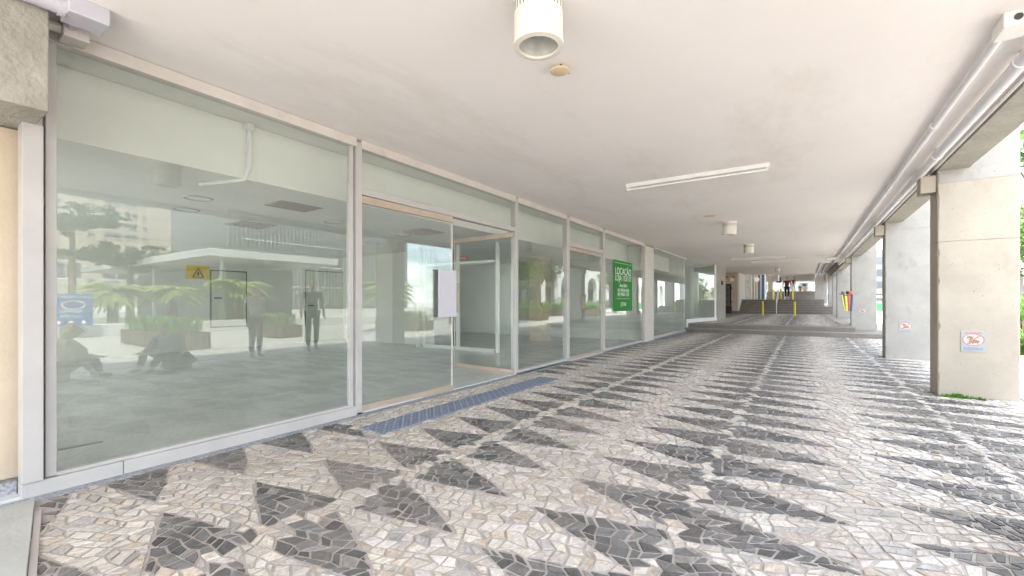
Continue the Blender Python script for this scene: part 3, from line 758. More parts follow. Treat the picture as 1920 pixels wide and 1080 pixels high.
MB().path([(.01, -.02, 0), (.012, -.03, -.02), (.0, -.02, -.036)], .006, 'dark', 8).path([(.03, .02, -.036), (.06, .045, -.04), (.07, .05, -.034)], .004, 'sign_grey', 8).build('wires', dc)
MB().tube((-.035, -.01, -.0452), (-.035, -.01, -.047), .004, 'dark').build('screw', dc)

def batten(u0, u1, s, lab, ceil=CH, src=None):
    if src: return copy_tree(src, (u0, s, ceil), 0, lab)
    c = thing('tube_light', lab, 'tube light', (u0, s, ceil), 0, 'ceiling tube lights')
    W_ = u1 - u0
    MB().add([(0, -.045, 0), (0, .045, 0), (0, .03, -.05), (0, -.03, -.05), (W_, -.045, 0), (W_, .045, 0), (W_, .03, -.05), (W_, -.03, -.05)],
             [(0, 1, 2, 3), (7, 6, 5, 4), (0, 3, 7, 4), (1, 5, 6, 2), (3, 2, 6, 7), (0, 4, 5, 1)], 'white_paint').build('body', c, bevel=.002)
    for x in (.01, W_ - .03): MB().box(x, x + .02, -.02, .02, -.095, -.05, 'white_paint').build('socket', c, bevel=.003)
    MB().tube((.03, 0, -.078), (W_ - .03, 0, -.078), .013, 'sign_white', n=12).build('tube', c, smooth=True)
    return c
bt = batten(-2.2, -.37, 6.35, 'long white tube light across the ceiling, the big one before the cream lamps')
batten(-2.45, -.6, 19.4, 'slim tube light ahead of the ceiling joint, the first of two', CH, bt)
batten(-1.92, -.2, 21.2, 'slim tube light right before the ceiling joint, the second of two', CH, bt)
# smoke-yellow stain patch and screw holes
tag(MB().lathe([(0, -.003), (.11, -.003), (.12, 0)], (lateral(1330, 9.6), 9.6, CH), 'cover_yellow', 11).build('ceiling_patch'), 'small yellowed patch of old filler on the ceiling', 'patch')
cm = thing('camera_unit', 'small white camera on the ceiling by the beam above the steps', 'camera', (lateral(1566, 20.5), 20.5, CH))
MB().tube((0, 0, 0), (0, 0, -.08), .03, 'white_paint').build('bracket', cm)
MB().tube((-.28, -.05, -.12), (.12, .05, -.07), .06, 'white_paint', n=18).build('body', cm, smooth=True)
MB().tube((.12, .05, -.07), (.15, .055, -.066), .045, 'dark').build('lens', cm)

# ================================================================== SIGNS
gs = thing('rental_sign', 'tall green rental sign with white lettering stuck on the last wide pane', 'sign', (WU + .03, 0, 0))
ya, yb = along(1148.5, WU), along(1183.5, WU)
za, zb = height(1148.5, 486, ya), height(1148.5, 584, ya)
MB().box(-.006, 0, ya, yb, zb, za, 'green_sign').build('panel', gs)
ym = (ya + yb) / 2; rot = Matrix.Rotation(PI/2, 4, 'Z') @ Matrix.Rotation(PI/2, 4, 'X')
def gt(b, sz, frac): text('lettering', b, sz, 'sign_white', gs, Matrix.Translation((.002, ym, za + (zb - za) * frac)) @ rot)
gt('LOCAÇÃO', .25, .275); gt('LOJA 113/117', .215, .40); gt('Área 200m²', .12, .52); gt('(41) 99184-4236', .13, .62); gt('(41) 99601-1576', .13, .70); gt('JOTA8', .14, .90)
MB().box(0, .003, ya + .2, yb - .2, zb + (za - zb) * .245, zb + (za - zb) * .25, 'sign_white').box(0, .003, ya + .06, yb - .06, za - .07, za - .064, 'sign_white').build('rule', gs)

def notice(pil_x, s, z, w_, h_, lab, src=None):
    loc = (pil_x, s - .003, z)
    if src: return copy_tree(src, loc, 0, lab)
    n = thing('dog_notice', lab, 'notice', loc, 0, 'dog notices on the pillars')
    MB().box(-w_/2, w_/2, -.004, 0, -h_/2, h_/2, 'sign_pale').build('sheet', n)
    r = MB(); N = 40; cz = .02; ax, az = w_ * .46, h_ * .30
    def ell(k, y): return [(math.cos(2*PI*i/N) * ax * k, y, cz + math.sin(2*PI*i/N) * az * k) for i in range(N)]
    o_ = ell(1, -.006); i_ = ell(.90, -.006)
    r.add(o_ + i_, [(i, (i+1) % N, (i+1) % N + N, i + N) for i in range(N)], 'sign_red')
    a = Vector((-ax * .55, -.0065, cz - az * .75)); b = Vector((ax * .62, -.0065, cz + az * .72)); d = (b - a).normalized(); q = Vector((-d.z, 0, d.x)) * .006
    r.add([a - q, b - q, b + q, a + q], [(0, 1, 2, 3)], 'sign_red')
    r.build('prohibition_ring', n)
    MB().add(ell(.9, -.0048), [tuple(range(N))], 'sign_cream').build('ring_ground', n)
    dg = MB()
    def blob(x, zz, rx, rz_, m, y=-.0056): dg.add([(x + math.cos(2*PI*i/16) * rx, y, zz + math.sin(2*PI*i/16) * rz_) for i in range(16)], [tuple(range(16))], m)
    blob(.01, cz - .022, .05, .02, 'sign_brown'); blob(-.03, cz + .02, .032, .024, 'sign_brown', -.0058); blob(-.055, cz + .012, .022, .011, 'terracotta', -.006)
    blob(-.062, cz + .045, .012, .009, 'sign_grey', -.0061); blob(.0, cz + .04, .010, .013, 'sign_grey', -.0061); blob(-.055, cz + .017, .012, .003, 'dark', -.0062)
    for x in (-.03, -.005, .04): blob(x, cz - .045, .006, .014, 'sign_brown', -.0057)
    blob(.055, cz - .045, .03, .009, 'sign_yellow', -.0055)
    dg.build('dog_picture', n)
    tx = MB()
    for k, zz in enumerate((-h_ * .33, -h_ * .375, -h_ * .42)):
        x = -w_ * .40
        while x < w_ * .38:
            L_ = random.uniform(.01, .028); tx.box(x, min(x + L_, w_ * .4), -.0055, -.004, zz, zz + .0055, 'sign_blue'); x += L_ + .006
    x = -w_ * .34
    while x < w_ * .3:
        tx.box(x, x + .012, -.0055, -.004, h_ * .38, h_ * .38 + .013, 'sign_red'); x += .017
    tx.build('lettering', n)
    return n
px_, pz = (1803 + 1846) / 2, (621 + 659) / 2
n0 = notice(lateral(px_, 7.72), 7.72, height(px_, pz, 7.72), .215, .255, 'paper dog notice with red ring on the cream pillar')
notice(lateral(1698, 12.15), 12.15, height(1698, 613, 12.15), 0, 0, 'paper dog notice with red ring on the pale second pillar', n0)
notice(lateral(1617, 20.3), 20.3, height(1617, 583.5, 20.3), 0, 0, 'paper dog notice with red ring on the pillar above the step', n0)

# tactile strip in front of the door
ts = thing('tactile_strip', 'blue grey rubber tactile strip with raised studs before the glass door', 'tactile strip', (-3.335, 2.64, 0))
MB().box(-.165, .165, 0, 3.4, -.005, .010, 'rubber_blue').build('mat', ts, bevel=.003)
stud = MB()
for j in range(62):
    for i in range(6):
        x = -.1375 + i * .055; y = .03 + j * .055
        stud.lathe([(.013, .010), (.010, .0145), (0, .0145)], (x, y, 0), 'rubber_pale' if (i + j) % 2 else 'rubber_blue', 8)
stud.build('studs', ts)['kind'] = 'stuff'

# ================================================================== FAR THINGS
def bollard(px, s, zb, h, lab, src=None):
    loc = (lateral(px, s), s, zb)
    if src: return copy_tree(src, loc, 0, lab)
    b = thing('bollard', lab, 'bollard', loc, 0, 'yellow bollards on the landings')
    MB().tube((0, 0, 0), (0, 0, h - .03), .055, 'yellow', n=20).build('post', b, smooth=True)
    MB().lathe([(.055, h - .03), (.05, h - .008), (.03, h), (0, h)], (0, 0, 0), 'yellow', 20).build('cap', b, smooth=True)
    MB().lathe([(.10, .004), (.10, .012), (.056, .015)], (0, 0, 0), 'steel', 20).build('base_ring', b)
    return b
b0 = bollard(1430, 30.3, LV1, .88, 'yellow bollard on the lower landing, on the shop side')
bollard(1490, 31.4, LV1, .88, 'yellow bollard on the lower landing, on the pillar side', b0)
bollard(1450.5, 43, LV2, .88, 'yellow bollard on the upper landing, tree of them at the shop side', b0)['label'] = 'yellow bollard on the upper landing, on the shop side'
bollard(1464, 40.6, LV2, .88, 'yellow bollard on the upper landing beside the walking person', b0)
bollard(1487, 43, LV2, .88, 'yellow bollard on the upper landing, on the pillar side of the walker', b0)
hr = thing('handrail', 'white steel handrail climbing the middle of the second flight', 'handrail', (lateral(1456, 36.6), 36.6, LV1))
MB().path([(0, 0, 0), (0, 0, .95), (.0, 2.3, 2.0), (.0, 2.3, 1.05)], .025, 'white_paint', 10).build('rail', hr, smooth=True)
MB().path([(0, .0, .5), (0, 2.3, 1.55)], .02, 'white_paint', 10).build('midrail', hr, smooth=True)
h2 = thing('handrail', 'second white handrail behind the walking person on the upper landing', 'handrail', (lateral(1471, 41), 41, LV2))
MB().path([(0, 0, 0), (0, 0, .85), (.0, .8, .85), (.0, .8, 0)], .025, 'white_paint', 10).build('rail', h2, smooth=True)

# recess wall, black cabinet, posters
rw = thing('recess_wall', 'plain cream wall at the back of the recess beside the second flight', 'wall', (0, 0, 0))
xr0, xr1 = -8.0, lateral(1383, 37.2)
MB().box(xr0, xr1, 37.2, 37.4, .3, 4.6, 'concrete_beige').build('wall', rw)
MB().prism([(xr1, 37.2), (xr1 + .12, 37.2), (xr1 + .12, 41), (xr1, 41)], .3, 4.34, 'white_paint').build('edge_strip', rw)
tag(MB().box(-8.2, -8.0, 24.6, 37.2, .3, 3.4, 'concrete_beige').build('recess_side_wall'), 'side wall of the shadowed recess', 'wall')
gt_ = thing('black_cabinet', 'tall black gated cabinet standing in the recess beside the steps', 'cabinet', (lateral(1361, 35), 35, LV1))
wg = lateral(1371, 35) - lateral(1361, 35)
MB().box(-.4, wg, 0, .5, 0, .55, 'black').box(-.4, wg, 0, .06, 2.05, 2.14, 'black').box(wg - .07, wg, 0, .06, .55, 2.05, 'black').build('frame', gt_)
MB().box(-.4, wg - .07, .05, .08, .55, 2.05, 'concrete_dark').build('back', gt_)
gb = MB()
for i in range(7): gb.tube((-.4 + .1 * i, .02, .55), (-.4 + .1 * i, .02, 2.05), .008, 'black', n=6)
for z_ in (.8, 1.3, 1.7): gb.box(-.4, wg - .07, .01, .03, z_, z_ + .02, 'black')
gb.build('bars', gt_)
MB().box(wg, wg + .05, -.02, .02, 1.75, 1.9, 'black').box(wg, wg + .05, -.02, .02, .8, .92, 'black').build('hinges', gt_)
for (x0, x1, y0, y1, m, lab) in ((1360.5, 1365, 517, 522, 'orange', 'small orange notice over the black cabinet'), (1369, 1376, 521, 528, 'sign_white', 'small white paper notice on the recess wall'), (1373, 1378, 518, 521, 'sign_brown', 'small brown notice above the white paper')):
    a, b = lateral(x0, 37.15), lateral(x1, 37.15); zt, zb_ = height(x0, y0, 37.15), height(x0, y1, 37.15)
    tag(MB().box(a, b, 37.17, 37.19, zb_, zt, m).build('paper_notice'), lab, 'notice')
# upper level shop wall with doors
uw = thing('upper_wall', 'cream panelled wall with pale doors above the second flight', 'wall', (0, 0, 0))
x1 = xr1 + .12
ua = lateral(1391, 48); ub = lateral(1420, 48)
MB().box(x1 - 1.5, ub, 48, 48.2, LV2, 4.34, 'concrete_cream').build('wall', uw)
MB().box(lateral(1392, 47.95), lateral(1408, 47.95), 47.93, 47.97, LV2, 3.9, 'concrete_pale').build('door', uw, bevel=.004)
for px in (1391, 1409, 1414.5, 1419): MB().box(lateral(px, 47.9), lateral(px + .9, 47.9), 47.86, 47.92, LV2, 4.34, 'white_paint').build('door_post', uw)
kd = thing('display_panel', 'slate and teal panel pair with a dark lintel by the upper wall', 'panel', (0, 0, 0))
MB().box(lateral(1420.4, 47), lateral(1426, 47), 47, 47.3, LV2, 3.75, 'slate').build('slate_panel', kd)
MB().box(lateral(1427.6, 47), lateral(1433, 47), 47, 47.3, LV2, 3.75, 'teal_door').build('teal_panel', kd)
MB().box(lateral(1420.2, 47), lateral(1433.2, 47), 46.95, 47.35, 3.76, 4.05, 'navy').build('lintel', kd)
MB().box(lateral(1426.2, 47), lateral(1427.4, 47), 46.95, 47.3, LV2, 3.75, 'white_paint').build('post', kd)
ds = thing('round_sign', 'round cream bracket sign projecting beside the slate panel', 'sign', (lateral(1419, 46), 46, height(1419, 524, 46)))
MB().tube((0, 0, 0), (0, .05, 0), .21, 'paint_lamp', n=28).box(-.35, -.1, 0, .04, .12, .16, 'paint_lamp').build('disc', ds)
# structures at the very end
for px0, px1, s, m, lab in ((1440, 1449, 62, 'concrete_cream', 'cream pier at the head of the third flight'), (1433, 1436, 56, 'white_paint', 'slim white post past the teal panel'), (1476, 1480, 95, 'concrete_beige', 'thin far pier at the bright end of the arcade')):
    tag(MB().box(lateral(px0, s), lateral(px1, s), s, s + .5, LV2 - .1, 4.35, m).build('pier'), lab, 'pier')
fb = thing('far_block', 'grey office block closing the view beyond the far end of the arcade', 'building', (-24, 140, 0))
MB().box(0, 48, 0, 14, 0, 14, 'facade_grey').build('wall', fb)
wq = MB()
for i in range(15):
    for zz in (1.6, 4.6, 7.6, 10.6): wq.box(1 + i * 3.1, 2.9 + i * 3.1, -.06, -.01, zz, zz + 1.6, 'window_dark' if (i + int(zz)) % 3 else 'facade_white')
wq.build('windows', fb)
bs = thing('hanging_sign', 'dark blue sign hanging over the third flight', 'sign', (lateral(1460.5, 52), 52, height(1460, 528.5, 52)))
MB().box(-.24, .22, 0, .05, -.08, .08, 'navy').build('board', bs); MB().tube((0, .02, .08), (0, .02, 1.3), .03, 'steel').build('hanger', bs)
MB().box(.1, .2, .01, .04, .08, .45, 'navy').build('flag', bs)
tag(MB().box(-9, 4, 130, 131, 1.5, 2.9, 'facade_white').build('end_wall_low'), 'low bright white wall beyond the far end of the arcade', 'wall')
for k, (px, lab) in enumerate(((1508.5, 'larger tan pot with a spiky green plant by the third flight'), (1500, 'smaller tan pot half hidden behind the larger one'))):
    s = 60.4 + k * 1.2
    pp = thing('plant_pot', lab, 'potted plant', (lateral(px, s), s, LV3 - .0), 0, 'potted plants on the top landing')
    k_ = .72 - .2 * k
    MB().lathe([(0, 0), (.24*k_, 0), (.34*k_, .8*k_), (.36*k_, .85*k_), (.3*k_, .85*k_)], (0, 0, 0), 'terracotta', 24).build('pot', pp, smooth=True)
    lv = MB()
    for i in range(60):
        a = random.uniform(0, 2*PI); l_ = random.uniform(.5, 1.0) * k_; up = random.uniform(.25, 1.2)
        d = Vector((math.cos(a), math.sin(a), up)).normalized(); b_ = Vector((0, 0, .82*k_)); q = Vector((-math.sin(a), math.cos(a), 0)) * .035
        lv.add([b_ - q * .5, b_ + d * l_ * .6 - q, b_ + d * l_ - Vector((0, 0, .08)), b_ + d * l_ * .6 + q], [(0, 1, 2, 3)], 'leaf_fresh')
    lv.build('leaves', pp)

# hanging rack with coloured rolls beside the third pillar
hk = thing('hanging_rack', 'wire rack of coloured fabric rolls with orange balls hung on the pillar by the steps', 'rack', (1.42, 20.15, 0))
zt_, zb2 = height(1580, 548, 20.2), height(1588, 583, 20.2)
xa = lateral(1575, 20.2) - 1.42
for i, m in enumerate(('tan_fabric', 'dark', 'yellow', 'lavender', 'sign_red', 'orange', 'blue_panel')):
    x = xa + .05 + i * .05
    MB().tube((x * .62 - .02, .05 + .02 * (i % 2), zb2), (x, .0 + .03 * (i % 2), zt_ - .08), .028, m, n=10, r1=.035).build('roll', hk, smooth=True)
MB().path([(xa - .05, 0, zt_ - .06), (xa + .2, -.05, zt_ - .12), (.0, 0, zt_ - .1)], .01, 'dark', 8).build('hoop', hk)
for x, m in ((xa + .22, 'navy'), (xa + .30, 'orange_ball'), (xa + .08, 'concrete_dark')): MB().ball((x, 0, zt_ - .02), .06, m).build('ball', hk, smooth=True)

# weeds at the foot of the cream pillar
def tuft(loc, n, r, h, m, name, lab, cat, blade=.006):
    b = MB()
    for i in range(n):
        a = random.uniform(0, 2*PI); rr = random.uniform(0, 1) ** .6; x, y = math.cos(a) * rr * r[0], math.sin(a) * rr * r[1]
        hh = h * random.uniform(.4, 1) * (1.15 - rr * .7); la = random.uniform(0, 2*PI); lx, ly = math.cos(la) * hh * .6, math.sin(la) * hh * .6
        q = Vector((-math.sin(la), math.cos(la), 0)) * blade
        p = Vector((x, y, 0))
        b.add([p - q * .6, p + Vector((lx * .45, ly * .45, hh * .7)) - q, p + Vector((lx, ly, hh)), p + Vector((lx * .45, ly * .45, hh * .7)) + q, p + q * .6], [(0, 1, 2, 3, 4)], m)
    o = b.build(name); o.location = loc
    return tag(o, lab, cat)
tuft((lateral(1795, 7.62), 7.62, .0), 190, (.16, .045), .075, 'leaf_fresh', 'weed', 'green tuft of weeds at the foot of the cream pillar', 'weed')
tuft((lateral(1838, 7.6), 7.60, .0), 40, (.06, .03), .06, 'leaf_fresh', 'weed', 'tiny wisp of weeds beside the larger tuft', 'weed')

# ================================================================== PLAZA: planters, plants, trees
def foliage(mb, c, rad, n, size, m, rnd, lumps=9):
    cl = [(Vector((rnd.gauss(0, .5), rnd.gauss(0, .5), rnd.gauss(0, .42))), rnd.uniform(.28, .5)) for _ in range(lumps)]
    for i in range(n):
        q, rr = cl[rnd.randrange(lumps)]
        d = Vector((rnd.gauss(0, 1), rnd.gauss(0, 1), rnd.gauss(0, 1))).normalized() * rr * rnd.uniform(.55, 1.05)
        p = Vector(((q.x + d.x) * rad[0], (q.y + d.y) * rad[1], (q.z + d.z) * rad[2])) + Vector(c)
        a = Vector((rnd.gauss(0, 1), rnd.gauss(0, 1), rnd.gauss(0, .6))).normalized() * size * rnd.uniform(.6, 1.3)
        b = a.cross(Vector((rnd.gauss(0, 1), rnd.gauss(0, 1), rnd.gauss(0, 1)))).normalized() * size * .55
        mb.add([p - a, p + b, p + a, p - b], [(0, 1, 2, 3)], m)
def tree(loc, h, r, lab, m='leaf', n=5200, size=.11, seed=1, group='plaza trees'):
    rnd = random.Random(seed)
    t = thing('tree', lab, 'tree', loc, 0, group)
    tr = MB().tube((0, 0, -.1), (.05, .03, h * .5), h * .028, 'bark', h * .016)
    for k in range(6):
        a = k * 1.05 + rnd.random(); tr.tube((.05, .03, h * (.36 + .03 * k)), (math.cos(a) * r * .6, math.sin(a) * r * .6, h * (.6 + .06 * k)), h * .012, 'bark', h * .004, n=8)
    tr.build('trunk', t, smooth=True)
    cr_ = MB(); foliage(cr_, (0, 0, h * .68), (r, r, h * .33), n, size, m, rnd, 14); cr_.build('crown', t)
    return t
tree((6.6, 20.5, 0), 6.6, 2.3, 'leafy green tree just outside the cream pillar', n=7500, size=.10, seed=3)
tree((9.5, 30, 0), 6.0, 2.2, 'leafy tree farther along the plaza', seed=5)
tree((8.5, 44, 0), 6.5, 2.6, 'bushy tree at the far side of the plaza', seed=8)
def araucaria(loc, h, r, lab, seed):
    rnd = random.Random(seed)
    t = thing('umbrella_pine', lab, 'tree', loc, 0, 'flat topped pines across the plaza')
    tr = MB().tube((0, 0, -.1), (0, 0, h * .92), .22, 'bark', .12); cr_ = MB()
    for k in range(12):
        a = k * PI / 6 * 1.03 + rnd.random() * .3; rr = r * rnd.uniform(.7, 1)
        z0, z1 = h * rnd.uniform(.68, .84), h * rnd.uniform(.80, .95)
        e = Vector((math.cos(a) * rr, math.sin(a) * rr, z1)); tr.tube((0, 0, z0), e, .06, 'bark', .02, n=6)
        for f_ in (1, .66, .35): foliage(cr_, Vector((0, 0, z0)).lerp(e, f_) + Vector((0, 0, .12)), (.75, .75, .34), 260, .085, 'leaf_dark', rnd, 5)
    tr.build('trunk', t); cr_.build('crown', t)
araucaria((24, 8.6, 0), 4.2, 3.0, 'dark flat topped pine before the beige tower', 2)
araucaria((31, 7.6, 0), 7.6, 2.6, 'taller dark pine behind the flat topped one', 4)
def palm(loc, h, r, lab, seed):
    rnd = random.Random(seed)
    t = thing('palm', lab, 'palm', loc, 0, 'low palms behind the planter wall')
    MB().tube((0, 0, -.1), (0, 0, h), .20, 'bark', .14, n=12).build('trunk', t, smooth=True)
    f_ = MB()
    for k in range(34):
        a = k * 2.4; el = rnd.uniform(-.2, 1.2); L_ = r * rnd.uniform(.8, 1.1)
        stem = []
        for j in range(6):
            u_ = j / 5; stem.append(Vector((math.cos(a) * L_ * u_ * math.cos(el * .6), math.sin(a) * L_ * u_ * math.cos(el * .6), h + L_ * (u_ * math.sin(el) * .8 - .55 * u_ * u_))))
        side = Vector((-math.sin(a), math.cos(a), 0))
        for j in range(1, 6):
            for q in range(5):
                p = stem[j-1].lerp(stem[j], q / 5); d = (stem[j] - stem[j-1]).normalized(); ll = r * .34 * (1.1 - abs(j - 2.6) * .25)
                for sg in (-1, 1):
                    e = p + (side * sg + d * .9 - Vector((0, 0, .35))).normalized() * ll
                    f_.add([p, p + d * .03 + (e - p) * .5, e, p - d * .03 + (e - p) * .5], [(0, 1, 2, 3)], 'leaf_palm')
    f_.build('crown', t)
palm((14, 5.4, 0), 1.6, 1.35, 'low palm with arching fronds, the one by the blue board', 1)
palm((14, 7.3, 0), 1.6, 1.3, 'low palm in the middle of the planter row', 2)
palm((13.6, 9.6, 0), 1.9, 1.5, 'low palm nearest the canopy', 3)
palm((6.8, 11.8, 0), 1.8, 1.3, 'low palm beside the third planter', 6)
def planter(x0, x1, y0, y1, lab, seed, hh=.42):
    p = thing('planter', lab, 'planter', (x0, y0, 0), 0, 'slatted plaza planters')
    W_, D_ = x1 - x0, y1 - y0; s = MB()
    s.box(.03, W_ - .03, .03, D_ - .03, 0.02, hh - .06, 'soil')
    n = int(W_ / .12)
    for i in range(n): s.box(i * W_ / n, i * W_ / n + .085, -.02, 0, .03, hh, 'wood').box(i * W_ / n, i * W_ / n + .085, D_, D_ + .02, .03, hh, 'wood')
    n = int(D_ / .12)
    for i in range(n): s.box(-.02, 0, i * D_ / n, i * D_ / n + .085, .03, hh, 'wood').box(W_, W_ + .02, i * D_ / n, i * D_ / n + .085, .03, hh, 'wood')
    s.build('box', p)
    rnd = random.Random(seed); b = MB()
    for i in range(int(W_ * D_ * 260)):
        x, y = rnd.uniform(.05, W_ - .05), rnd.uniform(.05, D_ - .05); la = rnd.uniform(0, 2*PI); h_ = rnd.uniform(.25, .6); lx, ly = math.cos(la) * h_ * .6, math.sin(la) * h_ * .6
        q = Vector((-math.sin(la), math.cos(la), 0)) * .014; a = Vector((x, y, hh - .07))
        b.add([a - q, a + Vector((lx * .4, ly * .4, h_ * .8)) - q, a + Vector((lx, ly, h_ * .75)), a + Vector((lx * .4, ly * .4, h_ * .8)) + q], [(0, 1, 2, 3)], 'leaf_fresh' if i % 3 else 'leaf')
    b.build('plants', p)
planter(4.7, 8.4, 4.2, 5.0, 'slatted wooden planter with grassy plants opposite the near pane', 1)
planter(6.3, 8.0, 7.6, 8.4, 'slatted planter second in the plaza row', 2)
planter(5.6, 8.2, 12.2, 13.2, 'slatted planter opposite the open door', 3)
planter(5.4, 8.6, 17.2, 18.2, 'slatted planter under the leafy tree', 4)
planter(6.2, 9.4, 24, 25.5, 'reddish slatted planter glimpsed past the cream pillar', 5, .5)
planter(6.2, 12, 33, 35, 'long planter farther along the plaza', 6, .6)
tag(MB().box(12.3, 12.7, -6, 30, 0, .42, 'facade_white').build('bench_wall', bevel=.01), 'long low white wall across the plaza', 'wall')
tuft((lateral(1926, 14.6), 14.6, 0), 260, (.25, .25), .95, 'leaf', 'spiky_plant', 'spiky green plant on the plaza beside the cream pillar', 'plant', .014)
# green bin stall glimpsed between pillars
kx = lateral(1646, 40)
kk_ = thing('kiosk_cart', 'green and orange cart glimpsed between the second and third pillars', 'cart', (kx, 40, 0))
MB().box(-.5, .6, 0, 1, .55, 1.1, 'green_box').build('tub', kk_, bevel=.03); MB().box(-.7, -.4, 0, .8, .5, 2.0, 'orange').build('side_board', kk_)
MB().box(-.5, .6, -.05, 1.05, 1.5, 1.62, 'sign_yellow').build('shelf', kk_); 
for x in (-.4, .5): MB().tube((x, .1, .2), (x, .2, .2), .2, 'dark', n=20).build('wheel', kk_)
MB().box(-.45, -.4, .1, .15, .2, 2.2, 'steel').box(.5, .55, .1, .15, .2, 2.2, 'steel').build('posts', kk_)
# blue board on the white wall
bb = thing('blue_board', 'blue board with white lettering standing on the plaza wall', 'sign', (11.9, 3.85, 0))
MB().box(0, .04, -.52, .52, .42, 1.46, 'blue_panel').build('board', bb, bevel=.005)
rb = Matrix.Rotation(-PI/2, 4, 'Z') @ Matrix.Rotation(PI/2, 4, 'X')
for b_, sz, zz in (('LOCAL PROTEGIDO', .105, 1.33), ('ALARMES', .13, .85), ('(41) 3278', .13, .68)):
    text('lettering', b_, sz, 'sign_white', bb, Matrix.Translation((-.003, 0, zz)) @ rb)
MB().lathe([(.30, 0), (.24, 0)], (0, 0, 0), 'terracotta', 24).build('arc', bb).matrix_local = Matrix.Translation((-.004, .05, 1.10)) @ Matrix.Rotation(PI/2, 4, 'Y') @ Matrix.Diagonal((.5, 1, 1, 1))
for y in (-.3, 0, .3): MB().tube((-.004, y, .53), (-.002, y, .53), .055, 'sign_white', n=16).build('emblem', bb)
MB().box(.0, .04, -.45, -.40, 0, .42, 'steel').box(0, .04, .40, .45, 0, .42, 'steel').build('legs', bb)
# canopy
cn_ = thing('canopy', 'flat white canopy on posts across the plaza', 'canopy', (14, 8.6, 0))
MB().box(0, 20, 0, 6.5, 3.25, 3.6, 'facade_white').build('roof', cn_, bevel=.02)
for x, y in ((.6, .8), (.6, 5.6), (9, .8), (9, 5.6)): MB().tube((x, y, 0), (x, y, 3.25), .1, 'facade_white').build('post', cn_)
MB().box(3, 16, 2, 5.5, 0, 3.0, 'facade_grey').build('booth', cn_)

# buildings round the plaza
def tower(x, y0, y1, z1, lab, m, fl_h, cols, wm='window_dark', depth=20, name='apartment_tower', rib=False):
    b = thing(name, lab, 'building', (x, y0, 0))
    MB().box(0, depth, 0, y1 - y0, 0, z1, m).build('wall', b)
    nf = int(z1 / fl_h)
    wn = MB(); si = MB()
    for f_ in range(1, nf):
        for (a, w_, h_) in cols:
            z0 = f_ * fl_h + .3
            wn.box(-.06, -.02, a, a + w_, z0, z0 + h_, wm); si.box(-.2, -.0, a - .1, a + w_ + .1, z0 - .16, z0 - .02, 'facade_white')
            si.box(-.09, -.065, a + w_ / 2 - .04, a + w_ / 2 + .04, z0, z0 + h_, 'facade_white')
    wn.build('windows', b); si.build('sills', b)
    if rib:
        r_ = MB()
        for i in range(int((y1 - y0) / .6)): r_.box(-.18, 0, i * .6, i * .6 + .2, .5, z1 - .5, 'facade_rib')
        r_.build('ribs', b)
    MB().box(-.25, depth, -.2, y1 - y0 + .2, z1, z1 + .5, 'facade_white').build('parapet', b)
    return b
tower(146, 24, 51, 52, 'tall beige apartment tower beyond the plaza', 'facade_beige', 3.0, [(9, 1.1, .9), (12.2, 3.2, 1.3), (16.4, 2.6, 1.3), (20.2, .9, .9)])
tower(146, 20, 24, 46, 'narrow tan stair tower beside the beige one', 'facade_tan', 3.0, [(1.5, 1, .8)])
tower(150, 53, 60, 24, 'small pale block in the gap between towers', 'facade_tan', 3.0, [(1, 2, 1.2), (4, 2, 1.2)])
tower(60, 29, 58, 17, 'dark ribbed office block across the plaza', 'facade_grey', 3.4, [(2, 26, .7)], rib=True)
arc = thing('arcade_building', 'white building with round arches along the far side of the plaza', 'building', (20.5, 50, 0))
ab = MB(); N = 14; pit = 4.5; nA = 14
ab.box(0, 12, 0, pit * nA, 5.2, 12, 'facade_white').box(6, 12, 0, pit * nA, 0, 5.2, 'facade_white')
for i in range(nA + 1):
    ab.box(0, .6, i * pit - .45, i * pit + .45, 0, 5.2, 'facade_white')
    if i < nA:
        pts = [(i * pit + .45 + (pit - .9) * (1 - math.cos(PI * k / N)) / 2, 3.2 + 1.8 * math.sin(PI * k / N)) for k in range(N + 1)]
        for (ya_, z0), (yb_, z1) in zip(pts, pts[1:]):
            ab.add([(0, ya_, z0), (0, yb_, z1), (0, yb_, 5.2), (0, ya_, 5.2), (.6, ya_, z0), (.6, yb_, z1), (.6, yb_, 5.2), (.6, ya_, 5.2)], [(0, 1, 2, 3), (7, 6, 5, 4), (0, 4, 5, 1)], 'facade_white')
ab.build('wall', arc)
aw = MB()
for i in range(nA):
    for z0 in (6.2, 9): aw.box(-.05, .0, i * pit + 1.2, i * pit + 3.2, z0, z0 + 1.6, 'window_dark')
    aw.box(5.9, 5.99, i * pit + .8, i * pit + 3.8, .2, 3.6, 'window_dark')
aw.build('windows', arc)
MB().box(-.4, 12, -.3, pit * nA + .3, 12, 12.4, 'facade_white').build('cornice', arc)
tower(48, -30, 5, 9, 'low pale block with rows of windows opposite the shop', 'facade_white', 3.1, [(i * 3.5 + 1, 2, 1.4) for i in range(14)], name='low_block')
hedge = MB(); rnd = random.Random(11)
for i in range(14): foliage(hedge, (10.6 + rnd.uniform(-.3, .3), 26 + i * 1.5, .7), (1.0, 1.2, .75), 420, .10, 'leaf_fresh', rnd, 6)
h3 = MB()  # greenery added behind the angled screen to stand in for its reflection
for i in range(10): foliage(h3, (-14.5 + rnd.uniform(-.3, .3), 16 + i * 1.4, 1.5), (1.0, 1.2, 1.4), 420, .10, 'leaf', rnd, 6)
tag(h3.build('hedge'), 'green hedge added behind the angled glass screen, standing in for reflected greenery', 'hedge')
tag(hedge.build('hedge'), 'bright green hedge along the plaza', 'hedge')

